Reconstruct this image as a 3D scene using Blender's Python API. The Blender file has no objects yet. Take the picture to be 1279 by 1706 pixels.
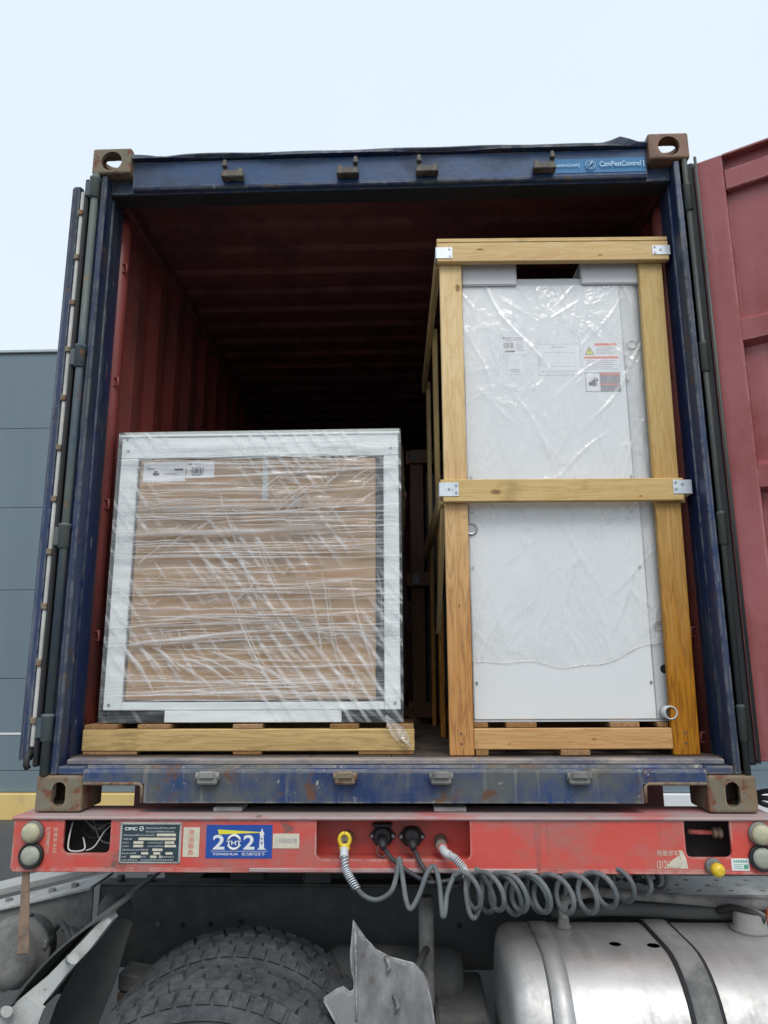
import bpy, bmesh, math, random
from mathutils import Vector, Matrix
random.seed(7)
rad = math.radians
ZC = 1.47          # height of the container's underside above the ground; all lengths below are measured from it
scene = bpy.context.scene
col = scene.collection

# ------------------------------------------------------------------ camera
cam_d = bpy.data.cameras.new('camera'); cam = bpy.data.objects.new('camera', cam_d); col.objects.link(cam)
pitch, yaw, roll = 0.212042, -0.032613, -0.004785
F = Vector((math.sin(yaw)*math.cos(pitch), math.cos(yaw)*math.cos(pitch), math.sin(pitch)))
R0 = Vector((math.cos(yaw), -math.sin(yaw), 0)); U0 = R0.cross(F)
R1 = R0*math.cos(roll)+U0*math.sin(roll); U1 = -R0*math.sin(roll)+U0*math.cos(roll)
mw = Matrix((R1, U1, -F)).transposed().to_4x4(); mw.translation = Vector((0.0668, -2.6135, 0.4694+ZC))
cam.matrix_world = mw
cam_d.sensor_fit = 'VERTICAL'; cam_d.sensor_height = 36; cam_d.lens = 1220/1706*36
cam_d.clip_start = 0.05; cam_d.clip_end = 2000
scene.camera = cam

# ------------------------------------------------------------------ overcast sky, soft sun, exposure
world = bpy.data.worlds.new('World'); scene.world = world; world.use_nodes = True
wt = world.node_tree; wt.nodes.clear()
wo = wt.nodes.new('ShaderNodeOutputWorld'); wb = wt.nodes.new('ShaderNodeBackground')
sky = wt.nodes.new('ShaderNodeTexSky'); sky.sky_type = 'NISHITA'; sky.sun_disc = False
SUN_EL, SUN_AZ = rad(52), rad(168)       # azimuth clockwise from +Y: behind the camera, a little to the right
sky.sun_elevation = SUN_EL; sky.sun_rotation = SUN_AZ; sky.dust_density = 4; sky.air_density = 1.0
mx = wt.nodes.new('ShaderNodeMix'); mx.data_type = 'RGBA'; mx.inputs[0].default_value = 0.88
wt.links.new(sky.outputs[0], mx.inputs[6]); 
wc = wt.nodes.new('ShaderNodeTexCoord'); wn = wt.nodes.new('ShaderNodeTexNoise'); wn.inputs['Scale'].default_value = 1.6; wn.inputs['Detail'].default_value = 5
wt.links.new(wc.outputs['Generated'], wn.inputs['Vector'])
cl = wt.nodes.new('ShaderNodeMix'); cl.data_type = 'RGBA'; wt.links.new(wn.outputs['Fac'], cl.inputs[0])       # cloud layer with faint tone
cl.inputs[6].default_value = (6.8, 7.65, 8.7, 1); cl.inputs[7].default_value = (7.7, 8.7, 9.5, 1); wt.links.new(cl.outputs[2], mx.inputs[7])
wt.links.new(mx.outputs[2], wb.inputs[0]); wb.inputs[1].default_value = 0.10
wt.links.new(wb.outputs[0], wo.inputs[0])
sun_d = bpy.data.lights.new('sun', 'SUN'); sun_d.energy = 1.5; sun_d.angle = rad(28); sun_d.color = (1, 0.97, 0.93)
sun = bpy.data.objects.new('sun', sun_d); col.objects.link(sun)
sdir = Vector((math.sin(SUN_AZ)*math.cos(SUN_EL), math.cos(SUN_AZ)*math.cos(SUN_EL), math.sin(SUN_EL)))
sun.rotation_euler = sdir.to_track_quat('Z', 'Y').to_euler(); sun.location = (0, -5, 12)
vs = scene.view_settings; vs.view_transform = 'Standard'; vs.look = 'None'; vs.gamma = 1; vs.exposure = 0.29; vs.use_curve_mapping = False
scene.cycles.max_bounces = 10; scene.cycles.transparent_max_bounces = 24; scene.cycles.diffuse_bounces = 5

# ------------------------------------------------------------------ material helpers
class NT:
    def __init__(s, name):
        s.m = bpy.data.materials.new(name); s.m.use_nodes = True; s.t = s.m.node_tree
        s.b = s.t.nodes['Principled BSDF']; s.o = s.t.nodes['Material Output']; s._c = None
    def n(s, k, **kw):
        x = s.t.nodes.new(k)
        for a, v in kw.items(): setattr(x, a, v)
        return x
    def link(s, a, b): s.t.links.new(a, b)
    def coord(s, scale=(1, 1, 1), rnd=0.0):
        tc = s.n('ShaderNodeTexCoord'); mp = s.n('ShaderNodeMapping'); mp.inputs['Scale'].default_value = scale
        if rnd:
            oi = s.n('ShaderNodeObjectInfo'); mu = s.n('ShaderNodeMath', operation='MULTIPLY'); mu.inputs[1].default_value = rnd
            ad = s.n('ShaderNodeVectorMath', operation='ADD')
            s.link(oi.outputs['Random'], mu.inputs[0]); s.link(tc.outputs['Object'], ad.inputs[0]); s.link(mu.outputs[0], ad.inputs[1])
            s.link(ad.outputs[0], mp.inputs[0])
        else: s.link(tc.outputs['Object'], mp.inputs[0])
        return mp.outputs[0]
    def noise(s, scale=5, detail=6, rough=.6, stretch=(1, 1, 1), rnd=0.0, dist=0.0):
        x = s.n('ShaderNodeTexNoise'); x.inputs['Scale'].default_value = scale; x.inputs['Detail'].default_value = detail
        x.inputs['Roughness'].default_value = rough; x.inputs['Distortion'].default_value = dist
        s.link(s.coord(stretch, rnd), x.inputs['Vector']); return x.outputs['Fac']
    def ramp(s, f, a, b, lo=0., hi=1.):
        x = s.n('ShaderNodeMapRange'); x.clamp = True
        for i, v in enumerate((a, b, lo, hi)): x.inputs[1+i].default_value = v
        s.link(f, x.inputs[0]); return x.outputs[0]
    def math(s, op, a, b):
        x = s.n('ShaderNodeMath', operation=op)
        for i, v in enumerate((a, b)):
            if isinstance(v, (int, float)): x.inputs[i].default_value = v
            else: s.link(v, x.inputs[i])
        return x.outputs[0]
    def mix(s, f, a, b):
        x = s.n('ShaderNodeMix', data_type='RGBA')
        if isinstance(f, (int, float)): x.inputs[0].default_value = f
        else: s.link(f, x.inputs[0])
        for i, v in ((6, a), (7, b)):
            if isinstance(v, tuple): x.inputs[i].default_value = (*v, 1)
            else: s.link(v, x.inputs[i])
        return x.outputs[2]
    def color(s, c):
        if isinstance(c, tuple): s.b.inputs['Base Color'].default_value = (*c, 1)
        else: s.link(c, s.b.inputs['Base Color'])
    def rough(s, r):
        if isinstance(r, (int, float)): s.b.inputs['Roughness'].default_value = r
        else: s.link(r, s.b.inputs['Roughness'])
    def bump(s, h, strength=.3, dist=.002):
        x = s.n('ShaderNodeBump'); x.inputs['Strength'].default_value = strength; x.inputs['Distance'].default_value = dist
        s.link(h, x.inputs['Height']); s.link(x.outputs[0], s.b.inputs['Normal'])
    def metal(s, v): s.b.inputs['Metallic'].default_value = v
    def spec(s, v): s.b.inputs['Specular IOR Level'].default_value = v

def plain(name, c, r=.5, metal=0, var=.12, scale=14, bump=.12):
    k = NT(name); n = k.noise(scale, 5)
    f = k.ramp(n, .3, .7)
    k.color(k.mix(f, tuple(x*(1-var) for x in c), tuple(min(1, x*(1+var)) for x in c)))
    k.rough(k.ramp(n, .3, .7, max(.05, r-.1), min(1, r+.1))); k.metal(metal)
    if bump: k.bump(k.noise(scale*6, 4), bump, .0015)
    return k.m

def weathered(name, base, alt, grime, grime_amt, rust, rust_amt, r=.45, scale=6, stretch=(1, 1, 1), chips=None, chip_amt=.66, edge=None, streak=None, streak_amt=.0):
    k = NT(name)
    c = k.mix(k.ramp(k.noise(scale*.6, 5, .6, stretch), .35, .65), base, alt)
    g = k.ramp(k.noise(scale, 9, .68, stretch), .58-grime_amt*.22, .70-grime_amt*.16)
    c = k.mix(k.math('MULTIPLY', g, .82), c, grime)
    if streak:      # long vertical scrapes and run-off marks
        sv = k.ramp(k.noise(scale*6, 5, .6, (1, 1, .045)), .62-streak_amt, .72-streak_amt)
        sv = k.math('MULTIPLY', sv, k.ramp(k.noise(scale*.8, 4, .6), .42, .62))
        c = k.mix(k.math('MULTIPLY', sv, .75), c, streak)
    ru = k.ramp(k.noise(scale*2.2, 10, .7), .70-rust_amt*.3, .74-rust_amt*.25)
    c = k.mix(ru, c, rust)
    if chips:
        ch = k.ramp(k.noise(scale*5, 8, .75, stretch), chip_amt, chip_amt+.03)
        c = k.mix(ch, c, chips)
    if edge:        # paint worn off the corners
        bv = k.n('ShaderNodeBevel'); bv.samples = 4; bv.inputs[0].default_value = .012
        ge = k.n('ShaderNodeNewGeometry'); dt = k.n('ShaderNodeVectorMath', operation='DOT_PRODUCT')
        k.link(bv.outputs[0], dt.inputs[0]); k.link(ge.outputs['Normal'], dt.inputs[1])
        e = k.ramp(dt.outputs['Value'], .90, .985, 1, 0)
        e = k.math('MULTIPLY', e, k.ramp(k.noise(scale*4, 6, .7), .42, .56))
        c = k.mix(e, c, edge)
    k.color(c)
    k.rough(k.math('ADD', k.math('MULTIPLY', k.math('MAXIMUM', g, ru), .35), r))
    k.bump(k.math('ADD', k.math('MULTIPLY', ru, -.7), k.noise(scale*9, 6, .6)), .4, .003)
    return k.m

def wood(name, axis, light, dark, orange=None, knots=True, damp=None):
    k = NT(name)
    st = {'x': (.07, 1, 1), 'y': (1, .07, 1), 'z': (1, 1, .07)}[axis]
    n1 = k.noise(26, 4, .55, st, 31.7, .9)
    n2 = k.noise(110, 3, .5, st, 31.7, .2)
    rings = k.n('ShaderNodeMath', operation='SINE'); k.link(k.math('MULTIPLY', n1, 46), rings.inputs[0])
    r = k.ramp(rings.outputs[0], -.4, 1.0)
    f = k.math('ADD', k.math('MULTIPLY', r, .55), k.math('MULTIPLY', k.ramp(n2, .3, .7), .35))
    c = k.mix(f, light, dark)
    if damp:   # rain-soaked, darker and more orange foot of the timber
        sp = k.n('ShaderNodeSeparateXYZ'); k.link(k.coord(), sp.inputs[0])
        z = k.math('ADD', sp.outputs['Z'], k.math('MULTIPLY', k.noise(30, 3, .5, (1, 1, .05), 9.), -.7))
        d = k.ramp(z, damp[0], damp[1], 1, 0)
        c = k.mix(k.math('MULTIPLY', d, .97), c, k.mix(f, damp[2], damp[3]))
    if orange:
        c = k.mix(k.math('MULTIPLY', k.ramp(k.noise(3.2, 5, .6, st, 13.), .5, .72), .55), c, orange)
    oi = k.n('ShaderNodeObjectInfo'); hs = k.n('ShaderNodeHueSaturation')        # every board a little different
    k.link(k.ramp(oi.outputs['Random'], 0, 1, .80, 1.12), hs.inputs['Value']); k.link(k.ramp(oi.outputs['Random'], 0, 1, 1.08, .88), hs.inputs['Saturation']); k.link(c, hs.inputs['Color']); c = hs.outputs[0]
    c = k.mix(k.math('MULTIPLY', k.ramp(k.noise(7, 8, .7, (1, 1, 1), 5.), .56, .72), .45), c, tuple(x*.42 for x in dark))      # handling dirt
    if knots:
        v = k.n('ShaderNodeTexVoronoi'); v.inputs['Scale'].default_value = 3.1
        s2 = {'x': (.55, 1, 1), 'y': (1, .55, 1), 'z': (1, 1, .55)}[axis]
        k.link(k.coord(s2, 17.3), v.inputs['Vector'])
        c = k.mix(k.ramp(v.outputs['Distance'], .035, .085, .85, 0), c, tuple(x*.35 for x in dark))
    k.color(c); k.rough(.62); k.spec(.3)
    k.bump(k.math('ADD', f, k.noise(220, 3, .5, st, 3.)), .25, .0012)
    return k.m

def flat(name, c, r=.55, metal=0, emit=None):
    k = NT(name); k.color(c); k.rough(r); k.metal(metal); return k.m

MAT = {}
MAT['blue'] = weathered('container_blue_paint', (.010, .021, .068), (.015, .034, .102), (.036, .044, .052), .6, (.09, .05, .032), .32, .40, 5, (1, 1, .22), (.27, .28, .25), .635, (.20, .21, .19), (.15, .17, .19), .06)
MAT['blue_sill'] = weathered('container_blue_paint_scuffed', (.012, .030, .098), (.020, .054, .15), (.10, .105, .092), .72, (.12, .055, .03), .44, .45, 4.5, (1, 1, .8), (.36, .34, .29), .62, (.24, .21, .17), (.20, .205, .18), .05)
MAT['blue_header'] = weathered('container_blue_paint_skylit', (.028, .070, .17), (.040, .092, .20), (.045, .06, .10), .45, (.15, .08, .05), .12, .35, 4, (.6, 1, 1), (.28, .30, .31), .69, (.22, .21, .19))  # lighter blue: sky light on the header face is in the colour
MAT['lip'] = weathered('scraped_sill_lip', (.24, .21, .19), (.33, .28, .25), (.08, .09, .13), .6, (.28, .13, .07), .3, .5, 7, (.5, 1, 1))
MAT['rust'] = weathered('rusty_casting', (.16, .125, .075), (.22, .14, .085), (.17, .17, .13), .6, (.17, .06, .03), .6, .6, 8, edge=(.30, .22, .15))
MAT['rust_dark'] = weathered('rusty_brown_casting', (.17, .085, .05), (.22, .12, .075), (.10, .09, .07), .4, (.10, .035, .02), .5, .6, 9, edge=(.26, .16, .10))
MAT['olive'] = weathered('olive_hinge_bar', (.075, .095, .09), (.13, .145, .12), (.04, .07, .11), .5, (.24, .12, .06), .3, .5, 6, (1, 1, .3))
MAT['keeper'] = weathered('worn_keeper', (.045, .04, .035), (.075, .065, .05), (.17, .15, .12), .55, (.14, .07, .04), .3, .55, 14)
MAT['darkgreen'] = weathered('dark_hinge_bar', (.032, .042, .042), (.06, .07, .06), (.11, .105, .07), .3, (.13, .08, .045), .15, .5, 6, (1, 1, .25))
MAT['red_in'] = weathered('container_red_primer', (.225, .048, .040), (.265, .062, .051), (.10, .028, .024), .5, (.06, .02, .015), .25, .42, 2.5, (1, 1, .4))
MAT['roof_in'] = weathered('shaded_roof_primer', (.135, .036, .033), (.165, .046, .04), (.085, .027, .025), .5, (.04, .015, .012), .2, .68, 3)  # red primer darkened, so the roof's shade sits in its colour
MAT['red_door'] = weathered('door_red_paint', (.30, .080, .082), (.34, .10, .102), (.235, .050, .050), .5, (.20, .06, .055), .18, .30, 2.4, (1, 1, .6), (.42, .20, .19), .68, (.42, .22, .21), (.36, .14, .14), .04)
MAT['floor'] = weathered('container_plywood', (.07, .05, .04), (.10, .075, .06), (.03, .025, .02), .5, (.05, .03, .02), .2, .7, 5)
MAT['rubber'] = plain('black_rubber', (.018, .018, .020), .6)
MAT['gasket'] = plain('grey_gasket', (.50, .50, .46), .6, 0, .2, 9)
MAT['trailer'] = weathered('trailer_red_paint', (.58, .062, .044), (.60, .10, .078), (.33, .17, .15), .55, (.20, .10, .085), .27, .42, 3.4, (.7, 1, 1), (.50, .40, .37), .70, (.55, .36, .32), (.20, .10, .085), .07)
MAT['trailer_top'] = weathered('dusty_trailer_deck', (.42, .34, .33), (.36, .26, .25), (.48, .12, .11), .35, (.15, .10, .09), .2, .7, 6, (.5, 1, 1))
MAT['trailer_dark'] = plain('trailer_dark_red', (.10, .015, .014), .6)
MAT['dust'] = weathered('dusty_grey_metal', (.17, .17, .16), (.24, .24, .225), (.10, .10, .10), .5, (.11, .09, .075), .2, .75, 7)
MAT['mudguard'] = weathered('dusty_mudguard', (.17, .17, .175), (.225, .225, .23), (.11, .11, .11), .6, (.10, .085, .075), .3, .75, 9, (1, 1, .5), None, .66, (.36, .36, .35))
MAT['dustlight'] = weathered('pale_dusty_metal', (.40, .41, .40), (.48, .49, .47), (.30, .29, .27), .5, (.22, .19, .16), .15, .75, 8)
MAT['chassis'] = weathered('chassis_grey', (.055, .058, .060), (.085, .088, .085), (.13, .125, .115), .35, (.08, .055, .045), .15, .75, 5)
MAT['black'] = plain('matt_black', (.012, .012, .013), .7)  # even near-black for beams, bores and other dark parts
def tyre_mat():
    k = NT('dusty_tyre_rubber')
    g = k.ramp(k.noise(9, 8, .7), .38, .68); g2 = k.ramp(k.noise(60, 5, .7), .45, .7)
    k.color(k.mix(k.math('MAXIMUM', k.math('MULTIPLY', g, .6), k.math('MULTIPLY', g2, .55)), (.030, .032, .037), (.15, .16, .165)))
    k.rough(.85); k.bump(k.noise(120, 6, .7), .7, .004); return k.m
MAT['tyre'] = tyre_mat()
def alu():
    k = NT('brushed_aluminium_tank')
    br = k.noise(40, 5, .6, (1, .04, .04)); sm = k.ramp(k.noise(4, 9, .7), .42, .66)
    k.color(k.mix(sm, (.55, .545, .53), (.38, .375, .36))); k.metal(.72)
    k.rough(k.math('ADD', k.ramp(br, .3, .7, .36, .50), k.math('MULTIPLY', sm, .22))); k.bump(br, .12, .001); return k.m
MAT['alu'] = alu()
MAT['galv'] = plain('galvanised_steel', (.62, .66, .70), .42, .35, .15, 30)
MAT['steel'] = plain('zinc_screw', (.34, .34, .34), .4, .8)
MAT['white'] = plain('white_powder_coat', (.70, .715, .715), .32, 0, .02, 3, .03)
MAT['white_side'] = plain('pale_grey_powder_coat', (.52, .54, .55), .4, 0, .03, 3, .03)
MAT['mint'] = plain('mint_white_coat', (.76, .80, .785), .35, 0, .03, 3, .03)
MAT['foam'] = plain('white_foam', (.74, .75, .76), .8, 0, .04, 40, .2)
MAT['grey_panel'] = plain('charcoal_panel', (.055, .06, .066), .5)
MAT['paper'] = plain('paper_label', (.74, .75, .76), .6, 0, .02, 20, .02)
MAT['ink'] = flat('black_ink', (.03, .03, .035), .6)
MAT['greyink'] = flat('grey_ink', (.30, .31, .33), .6)
MAT['faint'] = flat('faint_blue_ink', (.47, .51, .60), .6)
MAT['orange'] = flat('orange_ink', (.72, .17, .09), .55)
MAT['yellow'] = plain('yellow_plastic', (.72, .50, .03), .4, 0, .1)
MAT['labelgrey'] = flat('grey_label_ink', (.20, .20, .22), .5)
MAT['hose'] = weathered('dusty_grey_hose', (.085, .098, .105), (.13, .145, .15), (.19, .20, .195), .4, (.04, .04, .04), .1, .6, 10)
MAT['cable'] = plain('dark_cable', (.035, .036, .04), .55)
MAT['brass'] = plain('dirty_brass', (.34, .30, .20), .5, .6)
MAT['lens'] = plain('dusty_lamp_lens', (.44, .42, .28), .5, 0, .15, 30)
MAT['lens2'] = plain('dusty_grey_lens', (.33, .34, .28), .5, 0, .15, 30)
MAT['plate'] = plain('dark_nameplate', (.035, .06, .075), .45, .2, .3, 20)
MAT['white_print'] = flat('white_print', (.72, .73, .72), .5)
MAT['cream'] = plain('aged_sticker', (.60, .56, .44), .6, 0, .12, 60)
MAT['s_blue'] = flat('sticker_blue', (.018, .075, .34), .4)
MAT['s_yellow'] = flat('sticker_yellow', (.75, .68, .05), .4)
MAT['s_green'] = flat('sticker_green', (.10, .36, .22), .5)
MAT['cyan'] = flat('sticker_cyan', (.028, .19, .40), .4)
MAT['cyan_print'] = flat('sticker_pale_cyan_print', (.32, .55, .72), .4)
MAT['red_print'] = flat('red_print', (.62, .10, .08), .5)
MAT['strap'] = weathered('brown_rubber_strap', (.22, .15, .10), (.30, .21, .15), (.10, .08, .07), .4, (.08, .05, .04), .1, .7, 10)
MAT['orange_part'] = plain('faded_orange', (.42, .14, .05), .5)
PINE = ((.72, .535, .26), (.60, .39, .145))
DAMP = (-.05, 1.1, (.52, .225, .034), (.25, .085, .012))
for a in 'xyz':
    MAT['wood_'+a] = wood('pine_'+a, a, PINE[0], PINE[1], (.45, .20, .05))
MAT['wood_damp'] = wood('damp_pine_post', 'z', PINE[0], PINE[1], None, False, DAMP)
MAT['wood_orange'] = wood('orange_pine', 'x', (.56, .33, .115), (.40, .19, .055), (.45, .2, .05))
MAT['wood_brown'] = wood('stained_board_end', 'y', (.34, .19, .075), (.20, .10, .035), (.28, .13, .04), False)
MAT['wood_pallet'] = wood('pallet_stringer', 'x', (.58, .41, .16), (.36, .22, .075), (.28, .15, .05))
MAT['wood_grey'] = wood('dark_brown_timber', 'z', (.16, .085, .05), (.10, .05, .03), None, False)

def card():
    k = NT('brown_cardboard'); n = k.noise(4, 5); f = k.noise(90, 3, .5, (1, 1, .05))
    k.color(k.mix(k.ramp(n, .3, .7), (.40, .255, .140), (.44, .285, .160))); k.rough(.75); k.bump(f, .08, .001); return k.m
MAT['card'] = card()

def film(name, haze_lo, haze_hi, stretch, scale, bump, refl, rough=.2, crease=0., soft=False, pleats=False):
    k = NT(name); t = k.t; t.nodes.remove(k.b)
    n = k.noise(scale, 6, .62, stretch, 0, .4)
    ridge = k.math('ABSOLUTE', k.math('SUBTRACT', k.noise(scale*.45, 5, .55, (1, 1, .75), 0, .9), .5), 0)
    ridge = k.ramp(ridge, 0, .07, 1, 0)                     # thin crumple lines
    bp = k.n('ShaderNodeBump'); bp.inputs['Strength'].default_value = bump; bp.inputs['Distance'].default_value = .004
    k.link(k.math('ADD', n, k.math('MULTIPLY', ridge, crease)), bp.inputs['Height'])
    tr = k.n('ShaderNodeBsdfTransparent'); tr.inputs[0].default_value = (1, 1, 1, 1)
    df = k.n('ShaderNodeBsdfDiffuse'); df.inputs[0].default_value = (.93, .935, .93, 1); k.link(bp.outputs[0], df.inputs['Normal'])
    tl = k.n('ShaderNodeBsdfTranslucent'); tl.inputs[0].default_value = (.93, .935, .93, 1)
    gl = k.n('ShaderNodeBsdfGlossy'); gl.inputs['Roughness'].default_value = rough; gl.inputs[0].default_value = (1, 1, 1, 1); k.link(bp.outputs[0], gl.inputs['Normal'])
    a = k.n('ShaderNodeMixShader'); a.inputs[0].default_value = .25; k.link(df.outputs[0], a.inputs[1]); k.link(tl.outputs[0], a.inputs[2])
    hz = k.ramp(n, .48, .72, haze_lo, haze_hi)
    if crease: hz = k.math('ADD', hz, k.math('MULTIPLY', ridge, crease*.12))
    if pleats:       # slanting parallel pleats that come and go across the sheet
        for ang, sc, mlo, amt in ((rad(36), 6., .44, .40), (rad(54), 7., .54, .34)):
            tc = k.n('ShaderNodeTexCoord'); mp = k.n('ShaderNodeMapping'); mp.inputs['Rotation'].default_value = (0, ang, 0); mp.inputs['Location'].default_value = (sc, 0, ang)
            k.link(tc.outputs['Object'], mp.inputs[0]); wv = k.n('ShaderNodeTexWave'); wv.bands_direction = 'X'
            for a_, v_ in (('Scale', sc), ('Distortion', 3.6), ('Detail', .6), ('Detail Scale', .38), ('Detail Roughness', .45)): wv.inputs[a_].default_value = v_
            k.link(mp.outputs[0], wv.inputs['Vector'])
            ln = k.math('MULTIPLY', k.ramp(wv.outputs['Fac'], .68, 1.0), k.ramp(k.noise(2.6+sc*.1, 2, .5, (1, 1, 1)), mlo, mlo+.16))
            hz = k.math('ADD', hz, k.math('MULTIPLY', ln, amt))
        hz = k.math('MINIMUM', hz, .85)
    if soft:
        at = k.n('ShaderNodeAttribute'); at.attribute_name = 'fold'; hz = k.math('MULTIPLY', hz, at.outputs['Fac'])
    b = k.n('ShaderNodeMixShader'); k.link(hz, b.inputs[0]); k.link(tr.outputs[0], b.inputs[1]); k.link(a.outputs[0], b.inputs[2])
    fr = k.n('ShaderNodeFresnel'); fr.inputs[0].default_value = 1.5
    c = k.n('ShaderNodeMixShader'); k.link(k.math('MULTIPLY', fr.outputs[0], refl), c.inputs[0]); k.link(b.outputs[0], c.inputs[1]); k.link(gl.outputs[0], c.inputs[2])
    k.link(c.outputs[0], k.o.inputs[0]); return k.m
MAT['film'] = film('stretch_film', .02, .19, (.10, 1, 2.4), 30, .5, 1.7, .18, 0, False, True)
MAT['fold'] = film('stretch_film_fold', .55, .85, (1, 1, 1), 60, .15, 1.2, .25, 0, True)
MAT['tail'] = film('loose_film', .18, .45, (1, 1, 1), 40, .6, 2.0, .15, .8)
MAT['bag'] = film('plastic_bag', .10, .50, (1.8, 1, .40), 8, .85, 1.8, .25, .5)

# ------------------------------------------------------------------ mesh helpers
class MB:
    def __init__(s): s.bm = bmesh.new()
    def hexa(s, p, bev=0, seg=1):
        v = [s.bm.verts.new(q) for q in p]
        fs = [s.bm.faces.new([v[i] for i in f]) for f in ((0, 3, 2, 1), (4, 5, 6, 7), (0, 1, 5, 4), (1, 2, 6, 5), (2, 3, 7, 6), (3, 0, 4, 7))]
        if bev:
            ed = list({e for f in fs for e in f.edges})
            bmesh.ops.bevel(s.bm, geom=ed, offset=bev, segments=seg, affect='EDGES', profile=.6)
        return s
    def box(s, x0, x1, y0, y1, z0, z1, bev=0, seg=1):
        x0, x1 = sorted((x0, x1)); y0, y1 = sorted((y0, y1)); z0, z1 = sorted((z0, z1))
        return s.hexa([(x0, y0, z0), (x1, y0, z0), (x1, y1, z0), (x0, y1, z0), (x0, y0, z1), (x1, y0, z1), (x1, y1, z1), (x0, y1, z1)], bev, seg)
    def prism(s, poly, ax, a, b):
        """poly: 2-D outline; ax = axis of extrusion ('x': poly is (y,z); 'y': (x,z); 'z': (x,y))"""
        P = {'x': lambda u, v, w: (w, u, v), 'y': lambda u, v, w: (u, w, v), 'z': lambda u, v, w: (u, v, w)}[ax]
        A = [s.bm.verts.new(P(u, v, a)) for u, v in poly]; B = [s.bm.verts.new(P(u, v, b)) for u, v in poly]
        n = len(poly); s.bm.faces.new(A); s.bm.faces.new(B[::-1])
        for i in range(n): s.bm.faces.new((A[i], B[i], B[(i+1) % n], A[(i+1) % n]))
        return s
    def tube(s, pts, r, n=8, cap=True):
        pts = [Vector(p) for p in pts]; m = len(pts); rs = r if isinstance(r, (list, tuple)) else [r]*m
        T = [(pts[min(i+1, m-1)]-pts[max(i-1, 0)]).normalized() for i in range(m)]
        a = Vector((0, 0, 1)) if abs(T[0].z) < .9 else Vector((1, 0, 0)); nrm = (a-T[0]*a.dot(T[0])).normalized(); rings = []
        for i in range(m):
            nrm = (nrm-T[i]*nrm.dot(T[i])).normalized(); bn = T[i].cross(nrm)
            rings.append([s.bm.verts.new(pts[i]+(nrm*math.cos(2*math.pi*k/n)+bn*math.sin(2*math.pi*k/n))*rs[i]) for k in range(n)])
        for i in range(m-1):
            for k in range(n):
                f = s.bm.faces.new((rings[i][k], rings[i][(k+1) % n], rings[i+1][(k+1) % n], rings[i+1][k])); f.smooth = True
        if cap: s.bm.faces.new(rings[0][::-1]); s.bm.faces.new(rings[-1])
        return s
    def cyl(s, p0, p1, r0, r1=None, n=20): return s.tube([p0, p1], [r0, r0 if r1 is None else r1], n)
    def lathe(s, c, ax, prof, n=40, closed=False):
        """prof: (along, radius) pairs turned about axis ax through c"""
        c = Vector(c); A = {'x': Vector((1, 0, 0)), 'y': Vector((0, 1, 0)), 'z': Vector((0, 0, 1))}[ax]
        u = Vector((0, 0, 1)) if ax != 'z' else Vector((1, 0, 0)); v = A.cross(u)
        rings = [[s.bm.verts.new(c+A*h+(u*math.cos(2*math.pi*k/n)+v*math.sin(2*math.pi*k/n))*r) for k in range(n)] for h, r in prof]
        m = len(rings)
        for i in range(m if closed else m-1):
            a, b = rings[i], rings[(i+1) % m]
            for k in range(n):
                f = s.bm.faces.new((a[k], a[(k+1) % n], b[(k+1) % n], b[k])); f.smooth = True
        if not closed: s.bm.faces.new(rings[0][::-1]); s.bm.faces.new(rings[-1])
        return s
    def xf(s, M): bmesh.ops.transform(s.bm, matrix=M, verts=s.bm.verts); return s
    def mesh(s, name):
        bmesh.ops.recalc_face_normals(s.bm, faces=s.bm.faces)
        me = bpy.data.meshes.new(name); s.bm.to_mesh(me); s.bm.free(); return me

def root_of(o):
    while o.parent: o = o.parent
    return o
def thing(name, label, cat, loc=(0, 0, 0), group=None, rotz=0):
    o = bpy.data.objects.new(name, None); col.objects.link(o); o.empty_display_size = .1
    o.location = (loc[0], loc[1], loc[2]+ZC); o.rotation_euler = (0, 0, rotz); o['label'] = label; o['category'] = cat
    if group: o['group'] = group
    o['off'] = loc
    return o
def place(name, me, mat, parent):
    """me is in container-base coordinates; it becomes a child of parent (or top-level when parent is None)"""
    if parent:
        off = Vector(root_of(parent)['off'])
        me.transform(Matrix.Translation(-off))
    else: me.transform(Matrix.Translation((0, 0, ZC)))
    for m in (mat if isinstance(mat, (list, tuple)) else [mat]): me.materials.append(MAT[m] if isinstance(m, str) else m)
    o = bpy.data.objects.new(name, me); col.objects.link(o)
    if parent: o.parent = parent
    return o
def part(name, mb, mat, parent, label=None):
    o = place(name, mb.mesh(name) if isinstance(mb, MB) else mb, mat, parent)
    if label: o['label'] = label
    return o
def top(name, mb, mat, label=None, cat=None, kind=None, group=None):
    o = place(name, mb.mesh(name), mat, None)
    for k, v in (('label', label), ('category', cat), ('kind', kind), ('group', group)):
        if v: o[k] = v
    return o
def B(*a, **k): return MB().box(*a, **k)
def rrect(x0, x1, z0, z1, r, n=5):
    P = []
    for cx, cz, a0 in ((x1-r, z1-r, 0), (x0+r, z1-r, 90), (x0+r, z0+r, 180), (x1-r, z0+r, 270)):
        for i in range(n+1):
            a = rad(a0+90*i/n); P.append((cx+r*math.cos(a), cz+r*math.sin(a)))
    return P
def cut(me, cutters):
    """subtract meshes from a mesh"""
    tmp = bpy.data.objects.new('tmp', me); col.objects.link(tmp); cs = []
    for c in cutters:
        o = bpy.data.objects.new('tmpc', c); col.objects.link(o); cs.append(o)
        m = tmp.modifiers.new('b', 'BOOLEAN'); m.operation = 'DIFFERENCE'; m.object = o; m.solver = 'EXACT'
    dg = bpy.context.evaluated_depsgraph_get(); r = bpy.data.meshes.new_from_object(tmp.evaluated_get(dg))
    for o in [tmp]+cs: bpy.data.objects.remove(o)
    return r
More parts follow.
